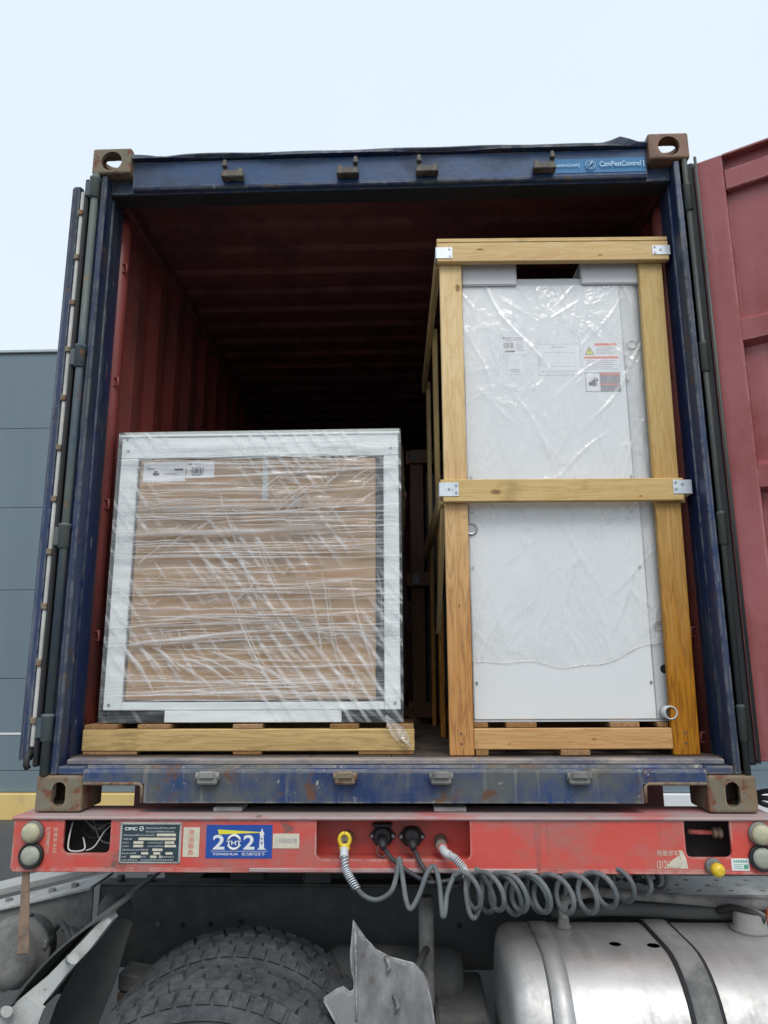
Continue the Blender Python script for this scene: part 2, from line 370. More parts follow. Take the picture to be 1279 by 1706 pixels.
def text_mesh(body, bold=.0):
    cu = bpy.data.curves.new('t', 'FONT'); cu.body = body; cu.offset = bold
    o = bpy.data.objects.new('t', cu); col.objects.link(o)
    dg = bpy.context.evaluated_depsgraph_get(); me = bpy.data.meshes.new_from_object(o.evaluated_get(dg))
    bpy.data.objects.remove(o); return me
def lettering(body, x0, x1, z0, z1, y, mat, parent, bold=.0, vertical=False, M=None):
    """print fitted into the rectangle x0..x1, z0..z1 of the plane y, read from -y"""
    me = text_mesh(body, bold)
    if len(me.vertices) == 0: return None
    if vertical: me.transform(Matrix.Rotation(rad(90), 4, 'Z'))
    xs = [v.co.x for v in me.vertices]; ys = [v.co.y for v in me.vertices]
    a, b, c, d = min(xs), max(xs), min(ys), max(ys)
    for v in me.vertices:
        v.co = Vector((x0+(v.co.x-a)/(b-a)*(x1-x0), y, z0+(v.co.y-c)/(d-c)*(z1-z0)))
    return part('lettering', me, mat, parent)
def bars(rects, y, mat, parent, name='print', t=.0004):
    m = MB()
    for x0, x1, z0, z1 in rects: m.box(x0, x1, y-t, y, z0, z1)
    return part(name, m, mat, parent)
def spline(P, n=10):
    P = [Vector(p) for p in P]; out = []
    for i in range(len(P)-1):
        a, b, c, d = P[max(i-1, 0)], P[i], P[i+1], P[min(i+2, len(P)-1)]
        for k in range(n):
            t = k/n; out.append(.5*((2*b)+(c-a)*t+(2*a-5*b+4*c-d)*t*t+(3*b-a-3*c+d)*t**3))
    out.append(P[-1]); return out
def copy_tree(o, parent=None):
    c = o.copy(); col.objects.link(c); c.parent = parent
    for ch in list(o.children): copy_tree(ch, c)
    return c

# ------------------------------------------------------------------ ground and the warehouse behind
GZ = -ZC
def asphalt():
    k = NT('asphalt'); n = k.noise(.5, 7, .6); f = k.noise(180, 4, .7)
    c = k.mix(k.ramp(n, .35, .7), (.060, .064, .068), (.095, .098, .10)); c = k.mix(k.ramp(f, .55, .75), c, (.17, .17, .17))
    k.color(c); k.rough(.8); k.bump(f, .6, .006); return k.m
MAT['asphalt'] = asphalt()
m = MB(); m.bm.faces.new([m.bm.verts.new(p) for p in ((-300, -300, GZ), (300, -300, GZ), (300, 300, GZ), (-300, 300, GZ))])
top('ground', m, 'asphalt', kind='structure')
def cladding():
    k = NT('grey_wall_panel'); n = k.noise(1.2, 6, .6, (1, 1, .25))
    k.color(k.mix(k.ramp(n, .3, .7), (.130, .178, .208), (.155, .205, .235))); k.rough(.55); k.bump(k.noise(30, 3, .5, (1, 1, .02)), .1, .003); return k.m
MAT['clad'] = cladding(); MAT['seam'] = flat('dark_seam', (.03, .04, .05)); MAT['capping'] = plain('pale_capping', (.42, .46, .48), .5)
MAT['kerb_yellow'] = weathered('yellow_painted_plinth', (.64, .45, .15), (.70, .52, .22), (.50, .38, .18), .3, (.30, .25, .16), .1, .7, 2)
MAT['kerb_white'] = weathered('white_painted_plinth', (.66, .68, .70), (.72, .73, .75), (.5, .51, .53), .3, (.4, .4, .4), .05, .6, 2)
WY = 7.7
wh = thing('warehouse', 'grey panel-clad warehouse wall with a yellow painted plinth behind the container', 'building', (0, WY, GZ))
levels = [.34, .62, 1.84, 3.08, 4.29, 5.51, 6.72]
part('wall_core', B(-26, 26, WY+.08, WY+9, GZ, GZ+6.68), 'seam', wh)
for i in range(len(levels)-1):
    for x0, x1 in ((-26, -13.005), (-12.995, -.005), (.005, 12.995), (13.005, 26)):
        part('wall_panel', B(x0, x1, WY, WY+.075, GZ+levels[i]+.003, GZ+levels[i+1]-.003, bev=.003), 'clad', wh)
part('roof_capping', B(-26.05, 26.05, WY-.04, WY+9.05, GZ+6.725, GZ+6.77, bev=.006), 'capping', wh)
part('white_line', B(-26, 26, WY-.006, WY-.001, GZ+1.09, GZ+1.115), 'white_print', wh)
part('plinth', B(-26, -3.45, WY-.10, WY+.07, GZ, GZ+.335, bev=.01), 'kerb_yellow', wh, 'yellow painted plinth')
part('plinth', B(-3.44, 26, WY-.10, WY+.07, GZ, GZ+.335, bev=.01), 'kerb_white', wh, 'white painted plinth')

# ------------------------------------------------------------------ shipping container
L = 6.058; HX = 1.219; HT = 2.591
ct = thing('shipping_container', 'open blue shipping container with dark red interior on the red trailer', 'container', (0, 0, 0))
def oval(cx, cz, a, b, n=28):      # stadium, b > a
    P = []
    for i in range(n):
        t = 2*math.pi*i/n; P.append((cx+a*math.cos(t), cz+(b-a)*(1 if math.sin(t) > 0 else -1)+a*math.sin(t)))
    return P
def casting(sx, yy, sy, z0, zt, mat, openv, a, b):
    x0, x1 = (-HX, -HX+.162) if sx < 0 else (HX-.162, HX)
    y0, y1 = (yy, yy+.178) if sy > 0 else (yy-.178, yy)
    me = MB().box(x0, x1, y0, y1, z0, zt, bev=.011, seg=3).mesh('c')
    cx = (x0+x1)/2; cy = (y0+y1)/2; cz = (z0+zt)/2
    cs = [MB().box(x0+.018, x1-.014, y0+.016, y1-.02, z0+.018, zt-.018).mesh('k')]
    cs.append(MB().prism(oval(cx, cz-.002, a, b), 'y', y0-.1, y0+.08).mesh('k'))
    cs.append(MB().prism([(u, v) for u, v in oval(cy, cz, .026, .04)], 'x', *((x0-.05, x0+.05) if sx < 0 else (x1-.05, x1+.05))).mesh('k'))
    if openv > 0: cs.append(MB().prism([(cx+(v-cy), cy+(u-cx)) for u, v in oval(cx, cy, .032, .062)], 'z', zt-.06, zt+.05).mesh('k'))
    else: cs.append(MB().prism([(cx+(v-cy), cy+(u-cx)) for u, v in oval(cx, cy, .032, .062)], 'z', z0-.05, z0+.06).mesh('k'))
    part('corner_casting', cut(me, cs), mat, ct)
casting(-1, 0, 1, HT-.118, HT, 'rust', 1, .043, .044); casting(1, 0, 1, HT-.118, HT, 'rust_dark', 1, .043, .044)
casting(-1, 0, 1, 0, .118, 'rust', -1, .0245, .0405); casting(1, 0, 1, 0, .118, 'rust', -1, .0245, .0405)
for sx in (-1, 1):
    casting(sx, L, -1, HT-.118, HT, 'rust', 1, .03, .035); casting(sx, L, -1, 0, .118, 'rust', -1, .03, .035)
for sx in (-1, 1):
    def X(a): return sx*a
    # front post: outer face plate, return inside the opening, ridge
    m = MB().box(X(1.178), X(1.155), .012, .20, .119, HT-.119, bev=.004)
    m.box(X(1.2155), X(1.2065), .056, .20, .119, HT-.119)
    p = part('corner_post', m, 'blue', ct)
    part('post_face', B(X(1.2185), X(1.1785), .03, .055, .119, HT-.119, bev=.003), 'blue' if sx < 0 else 'darkgreen', p)
    part('post_foot', B(X(1.153), X(1.058), .012, .0935, .119, .147, bev=.004), 'blue_sill', p)
    part('post_ridge', MB().tube([(X(1.154), .085, .13), (X(1.154), .085, 2.46)], .006, 8), 'blue', p)
    part('rear_post', B(X(1.217), X(1.14), L-.12, L-.002, .119, HT-.119, bev=.006), 'blue', ct)
    # rounded red lashing post just inside the opening
    part('lashing_post', MB().tube([(X(1.165), .235, .168), (X(1.165), .235, 2.36), (X(1.19), .25, 2.43)], .034, 16), 'red_in', ct)
    lp = ct.children[-1]
    for zz in (.24, .62, 1.14, 1.66, 2.18):
        part('lashing_ring', MB().tube([(X(1.150), .212, zz), (X(1.128), .205, zz), (X(1.124), .205, zz-.035), (X(1.15), .212, zz-.035)], .005, 6), 'red_in', lp)
    # corrugated wall: inner red and outer blue skin
    prof = []; y = .21
    while y < L-.15:
        prof += [(y, 1.176), (y+.072, 1.176), (y+.140, 1.208), (y+.210, 1.208)]; y += .278
    prof.append((L-.13, 1.176))
    bm = bmesh.new()
    for off, mi in ((0, 0), (.004, 1)):
        c0 = [bm.verts.new((X(a+off), yy, .15)) for yy, a in prof]; c1 = [bm.verts.new((X(a+off), yy, 2.50)) for yy, a in prof]
        for i in range(len(prof)-1):
            f = bm.faces.new((c0[i], c0[i+1], c1[i+1], c1[i])); f.material_index = mi
    me = bpy.data.meshes.new('side_wall'); bm.to_mesh(me); bm.free()
    part('side_wall', me, ['red_in', 'blue'], ct)
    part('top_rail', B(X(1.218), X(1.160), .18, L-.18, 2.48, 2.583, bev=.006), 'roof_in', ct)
    part('bottom_rail', B(X(1.216), X(1.166), .18, L-.18, .02, .149, bev=.006), 'blue_sill', ct)
# roof: transverse beads
prof = []; y = .13
while y < L-.12: prof += [(y, 2.553), (y+.06, 2.553), (y+.085, 2.573), (y+.165, 2.573), (y+.19, 2.553)]; y += .209
bm = bmesh.new()
for off, mi in ((0, 0), (.004, 1)):
    a = [bm.verts.new((-1.19, yy, zz+off)) for yy, zz in prof]; b = [bm.verts.new((1.19, yy, zz+off)) for yy, zz in prof]
    for i in range(len(prof)-1): bm.faces.new((a[i], a[i+1], b[i+1], b[i])).material_index = mi
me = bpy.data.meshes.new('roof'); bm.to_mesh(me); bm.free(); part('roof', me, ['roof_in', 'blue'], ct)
part('end_wall', B(-1.139, 1.139, L-.06, L-.03, .12, 2.56), ['red_in'], ct)
for i in range(8):      # plywood floor sheets
    part('floor_board', B(-1.155+i*.289, -1.157+(i+1)*.289, .095, L-.07, .140, .168, bev=.002), 'floor', ct)
for i in range(8): part('cross_member', B(-1.16, 1.16, .6+i*.66, .66+i*.66, .02, .138), 'chassis', ct)
# header
hd = part('header', MB().prism([(.055, 2.421), (.040, 2.433), (.030, 2.541), (.145, 2.541), (.145, 2.412), (.06, 2.412)], 'x', -1.0565, 1.0565), 'blue_header', ct)
part('header_shade_strip', B(-1.15, 1.15, .064, .1445, 2.4085, 2.4115), 'rubber', hd)  # black strip added as painted shade on the header's underside
for sx in (-1, 1): part('header_gusset', B(sx*1.0575, sx*1.154, .058, .145, 2.412, 2.4715, bev=.002), 'blue', hd)
part('header_lower_edge', MB().tube([(-1.056, .047, 2.424), (-.3, .044, 2.423), (.42, .045, 2.424), (1.056, .047, 2.423)], .010, 8), 'blue', hd)
# roof edge lip, slightly dented along its length
m = MB(); n = 60; V = []
for i in range(n+1):
    x = -1.056+2.112*i/n
    dz = .002*math.sin(x*5)+.0015*math.sin(x*17+1)
    if x > .86: dz += .030*math.exp(-((x-.955)/.045)**2)
    if x < -.8: dz -= .010*math.exp(-((x+.93)/.06)**2)
    V.append([m.bm.verts.new(p) for p in ((x, .004+.012*max(0, math.sin(x*7)), 2.543), (x, .004, 2.553+dz), (x, .012, 2.563+dz), (x, .20, 2.570), (x, .20, 2.5425))])
for i in range(n):
    for k in range(5): m.bm.faces.new((V[i][k], V[i][(k+1) % 5], V[i+1][(k+1) % 5], V[i+1][k]))
m.bm.faces.new(V[0]); m.bm.faces.new(V[-1][::-1])
part('roof_edge', m, 'blue', ct)
for i, (x, s) in enumerate(((-.633, -1), (-.16, 1), (.163, -1), (.637, 1))):       # locking-bar keepers
    m = MB().box(x-.040, x+.040, .000, .034, 2.443, 2.474, bev=.004)
    for q in (-1, 1): m.hexa([(x+q*.030-.016, -.006, 2.440), (x+q*.030+.016, -.006, 2.440), (x+q*.030+.016, .034, 2.440), (x+q*.030-.016, .034, 2.440),
                              (x+q*.032-.007, .004, 2.486), (x+q*.032+.007, .004, 2.486), (x+q*.032+.007, .034, 2.486), (x+q*.032-.007, .034, 2.486)], bev=.003)
    m.hexa([(x+s*.032-.011, -.012, 2.484), (x+s*.032+.011, -.012, 2.484), (x+s*.032+.011, .012, 2.484), (x+s*.032-.011, .012, 2.484),
            (x+s*.032-.007, -.006, 2.520), (x+s*.032+.007, -.006, 2.520), (x+s*.032+.007, .008, 2.520), (x+s*.032-.007, .008, 2.520)], bev=.004)
    part('bar_keeper', m, 'keeper', hd)
# sill with fork notches
sl = part('sill', MB().prism([(.0, .030), (.0, .128), (.006, .137), (.030, .140), (.034, .148), (.094, .160), (.094, .030)], 'x', -.843, .843), 'blue_sill', ct)
for sx in (-1, 1):
    part('sill_end', MB().prism([(.0, .091), (.0, .128), (.006, .137), (.030, .140), (.034, .148), (.094, .160), (.094, .091)], 'x', sx*.8435, sx*1.0565), 'blue_sill', sl)
    part('notch_edge', MB().tube([(sx*.85, .002, .032), (sx*.852, .002, .084), (sx*.862, .002, .092), (sx*1.055, .002, .092)], .006, 6), 'rust', sl)
part('threshold', B(-1.135, 1.135, .035, .0935, .1485, .1675, bev=.004), 'lip', ct)
for i, x in enumerate((-.621, -.153, .17, .63)):
    m = MB().box(x-.034, x+.034, -.030, .003, .092, .132, bev=.006)
    m.box(x-.026, x+.026, -.040, -.022, .112, .136, bev=.004)
    m.cyl((x-.040, -.016, .118), (x-.028, -.016, .118), .013, n=10).cyl((x+.028, -.016, .118), (x+.040, -.016, .118), .013, n=10)
    part('bar_keeper', m, 'dust' if i != 1 else 'rust', sl)
# pest-control sticker on the header
def on_header(z): return .040-(z-2.433)/.108*.010-.0012
st = part('header_sticker', MB().hexa([(.685, on_header(2.444)-.0006, 2.444), (1.05, on_header(2.444)-.0006, 2.444), (1.05, on_header(2.444)+.002, 2.444), (.685, on_header(2.444)+.002, 2.444),
    (.685, on_header(2.505)-.0006, 2.505), (1.05, on_header(2.505)-.0006, 2.505), (1.05, on_header(2.505)+.002, 2.505), (.685, on_header(2.505)+.002, 2.505)]), 'cyan', ct)
yh = on_header(2.49)-.0045
lettering('ontrol.com)', .69, .785, 2.462, 2.484, yh, 'cyan_print', st, .012)
lettering('CzmPestControl', .865, 1.032, 2.465, 2.489, yh, 'cyan_print', st, .02)
m = MB()
for r0 in (.020, .0135): m.tube([(.828+r0*math.cos(t*math.pi/12), yh, 2.474+r0*math.sin(t*math.pi/12)) for t in range(25)], .0016, 5)
m.tube([(.818, yh, 2.466), (.826, yh, 2.474), (.836, yh, 2.487)], .004, 6); m.box(1.040, 1.044, yh, yh+.001, 2.46, 2.49)
part('emblem', m, 'cyan_print', st)

# doors -------------------------------------------------------------
DZ0, DZ1 = .165, 2.44
# left door, folded back flat along the side wall: the hinge edge faces the camera
ld = part('door', B(-1.302, -1.262, .045, 1.19, .17, 2.42, bev=.004), 'blue', ct, 'left door leaf folded back along the side, seen on its hinge edge')
part('edge_channel', MB().prism([(-1.304, .030), (-1.290, .018), (-1.268, .018), (-1.262, .030), (-1.262, .044), (-1.304, .044)], 'z', .165, 2.425), 'blue', ld)
part('gasket_strip', B(-1.2605, -1.2455, .012, .06, .21, 2.40, bev=.004), 'gasket', ld)
part('rubber_seal', B(-1.244, -1.226, .006, 1.15, .145, 2.455, bev=.006), 'rubber', ld)
for i in range(11):
    z = .30+i*.2
    part('gasket_clip', B(-1.2625, -1.2435, .004, .02, z-.012, z+.012, bev=.003), 'rust', ld)
part('lock_rod', MB().cyl((-1.325, .85, .16), (-1.325, .85, 2.42), .017, n=14), 'galv', ld)
part('rod_foot', MB().tube([(-1.255, .03, .20), (-1.258, .0, .18), (-1.258, -.004, .155), (-1.252, .0, .14)], .011, 10), 'rubber', ld)
hb = part('hinge_bar', MB().tube([(-1.198, .006, .119), (-1.198, .006, 2.472)], .0145, 14), 'olive', ct, 'olive left hinge bar')
for z in (2.405, 1.665, .955, .275):
    m = MB().lathe((-1.199, .003, z), 'z', [(-.045, .015), (-.042, .0195), (.034, .0195), (.038, .0225), (.046, .0225), (.049, .015)], 18)
    m.box(-1.24, -1.205, .0, .02, z-.035, z+.035, bev=.004)
    part('hinge', m, 'olive', hb)
hb = part('hinge_bar', MB().tube([(1.198, .014, .119), (1.198, .014, 2.472)], .011, 12), 'darkgreen', ct, 'dark right hinge bar')
for z in (2.30, 1.62, .96, .285):
    m = MB().lathe((1.198, .012, z), 'z', [(-.06, .011), (-.056, .0155), (.05, .0155), (.056, .018), (.064, .011)], 18)
    part('hinge', m, 'darkgreen', hb)
# right door, swung out past a right angle: red inner face toward the camera
a = rad(-32); DM = Matrix.Translation((1.222, -.008, 0)) @ Matrix.Rotation(a, 4, 'Z')
def dbox(u0, u1, n0, n1, z0, z1, bev=.004):      # u along the leaf from the hinge, n toward the inner face
    return MB().box(u0, u1, -n1, -n0, z0, z1, bev=bev).xf(DM)
rd = part('door', dbox(.003, 1.16, -.058, -.050, DZ0+.01, DZ1-.01), 'blue', ct, 'right door leaf swung out, red inside')
part('hinge_stile', dbox(.0, .104, -.0495, 0, DZ0, DZ1-.004), 'red_door', rd)
part('lock_stile', dbox(1.06, 1.16, -.0495, 0, DZ0, DZ1-.004), 'red_door', rd)
part('top_flange', dbox(.1045, 1.0595, -.0495, .0, DZ1-.014, DZ1-.004, .002), 'red_door', rd)
part('top_rail', dbox(.1045, 1.0595, -.0495, -.012, 2.285, 2.372), 'red_door', rd)
part('bottom_rail', dbox(.1045, 1.0595, -.0495, -.006, DZ0, DZ0+.11), 'red_door', rd)
part('inner_panel', dbox(.1045, 1.0595, -.0495, -.044, DZ0+.1105, 2.2845, 0), 'red_door', rd)
part('top_panel', dbox(.1045, 1.0595, -.0495, -.040, 2.3725, DZ1-.0145, 0), 'red_door', rd)
for z in (1.70, 1.14, .58):
    m = MB().prism([(.044, z-.062), (.008, z-.045), (.008, z+.035), (.044, z+.060)], 'x', .1045, 1.0595).xf(DM)
    part('stiffener', m, 'red_door', rd)
part('rubber_seal', dbox(-.034, .001, -.045, -.004, .15, 2.452, .008), 'rubber', rd)
part('seal_lip', MB().tube([(1.222, -.03, .16), (1.222, -.03, 2.45)], .006, 8), 'darkgreen', rd)
part('seal_retainer', B(1.178, 1.207, .03, .034, .13, 2.46), 'darkgreen', ct)

# ------------------------------------------------------------------ trailer
FB = -.05
tr = thing('container_trailer', 'red skeletal container trailer with a number plate, lamps and sockets on its front beam', 'trailer', (0, 0, GZ))
m = B(-1.255, 1.255, FB, FB+.010, -.166, -.0145)
face = cut(m.mesh('f'), [MB().prism(rrect(-1.086, -.928, -.118, .02, .018), 'y', -.1, .02).mesh('k'), MB().prism(rrect(.950, 1.096, -.125, .02, .018), 'y', -.1, .02).mesh('k'),
     MB().prism(rrect(-.244, .259, -.135, .03, .022), 'y', -.1, .02).mesh('k')])
fb = part('front_beam', face, 'trailer', tr)
part('top_flange', B(-1.262, 1.262, FB-.008, .150, -.0140, -.0035, bev=.003), 'trailer_top', tr)
part('bottom_flange', B(-1.25, 1.25, FB, .10, -.176, -.1665, bev=.002), 'trailer', tr)
part('lower_strip', B(-.462, .472, FB-.007, FB-.0005, -.1725, -.160, bev=.002), 'trailer_top', tr)
part('recess_back', B(-.262, .277, .058, .064, -.166, -.0145), 'trailer', tr)
for x in (-.2535, .2685): part('recess_side', B(x-.004, x+.004, -.0395, .0575, -.166, -.0145), 'trailer', tr)
part('recess_floor', B(-.249, .264, -.0395, .0575, -.150, -.140), 'trailer', tr)
part('beam_back', B(-1.25, 1.25, .09, .10, -.166, -.0145), 'black', tr)
for sx in (-1, 1):
    part('main_beam', B(sx*.44, sx*.56, .101, 6.3, -.24, -.0145, bev=.004), 'black', tr)
for i in range(6): part('cross_beam', B(-1.2, 1.2, .9+i*1.0, 1.0+i*1.0, -.16, -.0145, bev=.004), 'trailer_dark', tr)
part('kingpin_plate', B(-.438, .438, .3, 1.6, -.20, -.185), 'black', tr)
for sx in (-1, 1):
    for x in (-.45, .34): pass
for x, w in ((-.56, .10), (.20, .11)): part('deck_pad', B(x-w/2, x+w/2, .03, .12, -.003, .012, bev=.003), 'dustlight', tr)
# lamps
for sx in (-1, 1):
    x = sx*1.187
    l1 = part('lamp', MB().lathe((x, FB, -.052), 'y', [(0, .036), (-.012, .036), (-.016, .032)], 28), 'dust', tr, 'upper plain marker lamp')
    part('lens', MB().lathe((x, FB-.016, -.052), 'y', [(0, .0315), (-.010, .030), (-.017, .022), (-.020, .008)], 28), 'lens', l1)
    x = sx*1.186; z = -.124
    l2 = part('lamp', MB().lathe((x, FB, z), 'y', [(0, .041), (-.012, .041), (-.016, .036), (-.010, .033)], 28), 'rubber', tr, 'lower lamp in a black rubber ring')
    part('lens', MB().lathe((x, FB-.010, z), 'y', [(0, .0325), (-.006, .031), (-.012, .022), (-.014, .008)], 28), 'lens2', l2)
# wires in the left opening, release rod in the right one
part('shade_backing', B(-1.12, -.90, .05, .088, -.164, -.016), 'black', tr)  # black block painted in for the shaded inside of the opening
for P, mt in (([(-1.08, .0, -.03), (-1.075, -.03, -.075), (-1.066, -.045, -.108), (-1.03, -.048, -.112), (-1.015, -.04, -.104), (-1.04, .0, -.08)], 'gasket'),
    ([(-.94, .02, -.03), (-.965, -.01, -.06), (-.985, -.035, -.10), (-1.01, -.04, -.112)], 'dustlight'), ([(-1.05, .03, -.03), (-1.0, .01, -.055), (-.96, .03, -.04), (-.94, .04, -.09)], 'dust'),
    ([(-1.06, .03, -.06), (-1.02, .02, -.085), (-.97, .03, -.075), (-.94, .04, -.06)], 'cable'), ([(-1.03, .04, -.02), (-.99, .02, -.09), (-.95, .03, -.105)], 'dust')):
    part('wire', MB().tube(spline(P, 6), .0026, 6), mt, tr)
part('wire_junction', B(-1.03, -.97, .03, .049, -.075, -.035, bev=.008), 'cable', tr)
part('shade_backing', B(.92, 1.12, .05, .088, -.164, -.016), 'black', tr)
part('release_rod', MB().cyl((.975, -.01, -.055), (1.06, .0, -.060), .008, n=10), 'trailer', tr)
part('rod_joint', MB().lathe((1.068, -.002, -.060), 'x', [(-.012, .012), (-.006, .017), (.0, .017), (.004, .011), (.010, .018), (.018, .018)], 16), 'rust', tr)
# sockets and couplings in the recess
def socket(x, z, open_):
    s = part('socket', MB().lathe((x, .058, z), 'y', [(0, .030), (-.030, .030), (-.034, .026), (-.050, .026)], 22), 'rubber', tr)
    part('flange_plate', MB().prism([(x-.046, z-.004), (x-.022, z+.026), (x+.022, z+.026), (x+.046, z-.004), (x+.022, z-.034), (x-.022, z-.034)], 'y', .046, .0575), 'rubber', s)
    for q in (-1, 1): part('bolt', MB().cyl((x+q*.036, .046, z-.004), (x+q*.036, .040, z-.004), .006, n=8), 'steel', s)
    if open_:
        part('lid', MB().hexa([(x-.034, -.012, z+.034), (x+.034, -.012, z+.034), (x+.034, .050, z+.030), (x-.034, .050, z+.030), (x-.034, -.010, z+.044), (x+.034, -.010, z+.044), (x+.034, .052, z+.040), (x-.034, .052, z+.040)], bev=.006, seg=2), 'rubber', s)
        part('pull_ring', MB().tube([(x+.018*math.sin(t*.4488), -.004, z-.020-.020+.018*math.cos(t*.4488)) for t in range(15)], .002, 6), 'steel', s)
    else: part('lid', MB().lathe((x, .008, z+.006), 'y', [(0, .026), (-.010, .025), (-.016, .016)], 22), 'rubber', s)
    part('plug', MB().tube([(x, .01, z-.006), (x+.002, -.02, z-.014), (x+.006, -.04, z-.026)], [.017, .015, .009], 14), 'rubber', s)
socket(-.030, -.078, True); socket(.069, -.080, False)
for x, z, mt in ((-.150, -.088, 'brass'), (.166, -.098, 'brass')):
    c = part('air_coupling', MB().lathe((x, .058, z), 'y', [(0, .022), (-.02, .022), (-.022, .017), (-.045, .017), (-.047, .013), (-.075, .013)], 18), mt, tr)
    part('collar', MB().lathe((x, -.004, z), 'y', [(0, .0185), (-.012, .0185)], 8), 'steel', c)
# nameplate
y = FB-.0005
npl = part('nameplate', B(-.895, -.690, y-.0025, y, -.148, -.022, bev=.001), 'dustlight', tr)
y2 = y-.0026; part('plate_face', B(-.888, -.697, y2-.0006, y2, -.142, -.028), 'plate', npl); y3 = y2-.0007
lettering('CIMC', -.880, -.838, -.046, -.036, y3-.0003, 'white_print', npl, .03)
m = MB().tube([(-.824+.0065*math.cos(t*math.pi/8), y3-.0003, -.041+.0065*math.sin(t*math.pi/8)) for t in range(17)], .0011, 5); m.box(-.831, -.817, y3-.0006, y3, -.042, -.040)
part('emblem', m, 'white_print', npl)
rs = random.Random(3); R = []
def dashes(x0, x1, z, h=.0042):
    x = x0
    while x < x1-.004:
        w = rs.uniform(.0024, .0046)
        if rs.random() < .5: R.append((x, x+w, z, z+h*.3)); R.append((x+w*.35, x+w*.6, z, z+h))
        else: R.append((x, x+w, z+h*.7, z+h)); R.append((x, x+w*.3, z, z+h)); R.append((x, x+w, z, z+h*.22))
        x += w+.0022
dashes(-.808, -.708, -.041); dashes(-.808, -.708, -.052)
for k, z in enumerate((-.063, -.075, -.086, -.0965, -.108, -.119, -.1295, -.139)):
    for a0, a1 in (((-.882, -.78),), ((-.882, -.85),), ((-.884, -.862), (-.80, -.746)), ((-.884, -.862), (-.80, -.746)), ((-.884, -.795),), ((-.884, -.832), (-.74, -.738)), ((-.884, -.868), (-.82, -.80), (-.76, -.71)), ((-.884, -.83), (-.82, -.71)))[k]: dashes(a0, a1, z)
bars(R, y3, 'white_print', npl)
bars([(-.772, -.708, -.064, -.056), (-.832, -.708, -.0765, -.0685), (-.848, -.815, -.0875, -.080), (-.744, -.712, -.0875, -.080), (-.848, -.815, -.098, -.0905), (-.744, -.706, -.098, -.0905),
      (-.784, -.750, -.1095, -.102), (-.820, -.797, -.1205, -.113), (-.780, -.757, -.1205, -.113), (-.740, -.716, -.1205, -.113), (-.856, -.822, -.131, -.1235), (-.790, -.769, -.131, -.1235), (-.761, -.751, -.131, -.1235)], y3, 'cream', npl, 'blank_field')
for x in (-.891, -.694):
    for z in (-.026, -.144): part('rivet', MB().cyl((x, y2, z), (x, y2-.002, z), .0025, n=8), 'steel', npl)
# stickers
s = part('sticker', B(-.684, -.630, y-.0006, y, -.128, -.037), 'cream', tr, 'cream paper sticker with faded red upright characters')
for i, ch in enumerate('货运服务'): lettering(ch, -.667, -.648, -.061-i*.0205, -.044-i*.0205, y-.0010, 'red_print', s, .005)
s = part('sticker', B(-.608, -.389, y-.0006, y, -.132, -.029), 's_blue', tr, 'blue 2021 sticker with a lighthouse')
yy = y-.0011
lettering('2', -.585, -.546, -.105, -.060, yy, 'white_print', s, .025); lettering('2', -.484, -.447, -.105, -.060, yy, 'white_print', s, .025)
m = MB()
for t0, t1 in ((.35, 2.8), (3.5, 5.95)): m.tube([(-.515+.021*math.cos(t0+(t1-t0)*t/12), yy, -.0825+.021*math.sin(t0+(t1-t0)*t/12)) for t in range(13)], .0042, 6)
part('emblem', m, 'white_print', s); lettering('THT', -.540, -.490, -.090, -.077, yy-.0045, 'white_print', s, .03)
part('lighthouse', MB().prism([(-.437, -.105), (-.410, -.105), (-.410, -.102), (-.415, -.102), (-.418, -.060), (-.415, -.058), (-.418, -.050), (-.420, -.050), (-.4235, -.038), (-.427, -.050), (-.429, -.050), (-.432, -.058), (-.429, -.060), (-.432, -.102), (-.437, -.102)], 'y', yy, yy+.0004), 'white_print', s)
part('light_beam', MB().prism([(-.430, -.0535), (-.430, -.051), (-.570, -.0435), (-.566, -.0585)], 'y', yy, yy+.0004), 's_yellow', s)
bars([(-.592, -.402, -.1105, -.1095)], yy+.0004, 'white_print', s)
for i, ch in enumerate('筑梦'): lettering(ch, -.4275, -.4195, -.077-i*.013, -.068-i*.013, yy-.0005, 's_blue', s, .01)
lettering('TONGHUA', -.585, -.500, -.1225, -.115, yy, 'white_print', s, .015); lettering('实力畅行天下', -.488, -.412, -.124, -.1135, yy, 'white_print', s, .01)
s = part('sticker', B(-.387, -.300, y-.0006, y, -.101, -.056), 'cream', tr, 'small cream sticker with grey characters')
lettering('八车移动公物', -.380, -.307, -.086, -.069, y-.0010, 'greyink', s, .006)
s = part('stencil', B(-1.134, -1.133, y-.0004, y, -.1, -.099), 'cream', tr, 'faded white upright stencil beside the left lamps')
for i, ch in enumerate('阿曼修车王'): lettering(ch, -1.119, -1.104, -.052-i*.016, -.039-i*.016, y-.0006, 'cream', s, .0)
lettering('13126662678', -1.144, -1.131, -.118, -.038, y-.0006, 'cream', s, .0, True)
s = part('sticker', MB().prism([(.927, -.158), (.952, -.158), (.948, -.128), (.938, -.104), (.926, -.103), (.931, -.13)], 'y', y-.0006, y), 'cream', tr, 'torn remains of a white repair sticker')
part('scrap', MB().prism([(.884, -.151), (.905, -.132), (.928, -.118), (.930, -.134), (.926, -.154)], 'y', y-.0005, y), 'cream', s)
lettering('阿曼修车', .858, .925, -.120, -.103, y-.0009, 'cream', s); lettering('13126662678', .855, .940, -.158, -.134, y-.0009, 'cream', s, .01)
s = part('sticker', B(1.090, 1.146, y-.0006, y, -.163, -.127), 'paper', tr, 'small white label with green print')
bars([(1.097+i*.0075, 1.102+i*.0075, -.139, -.132) for i in range(6)], y-.0007, 's_green', s)
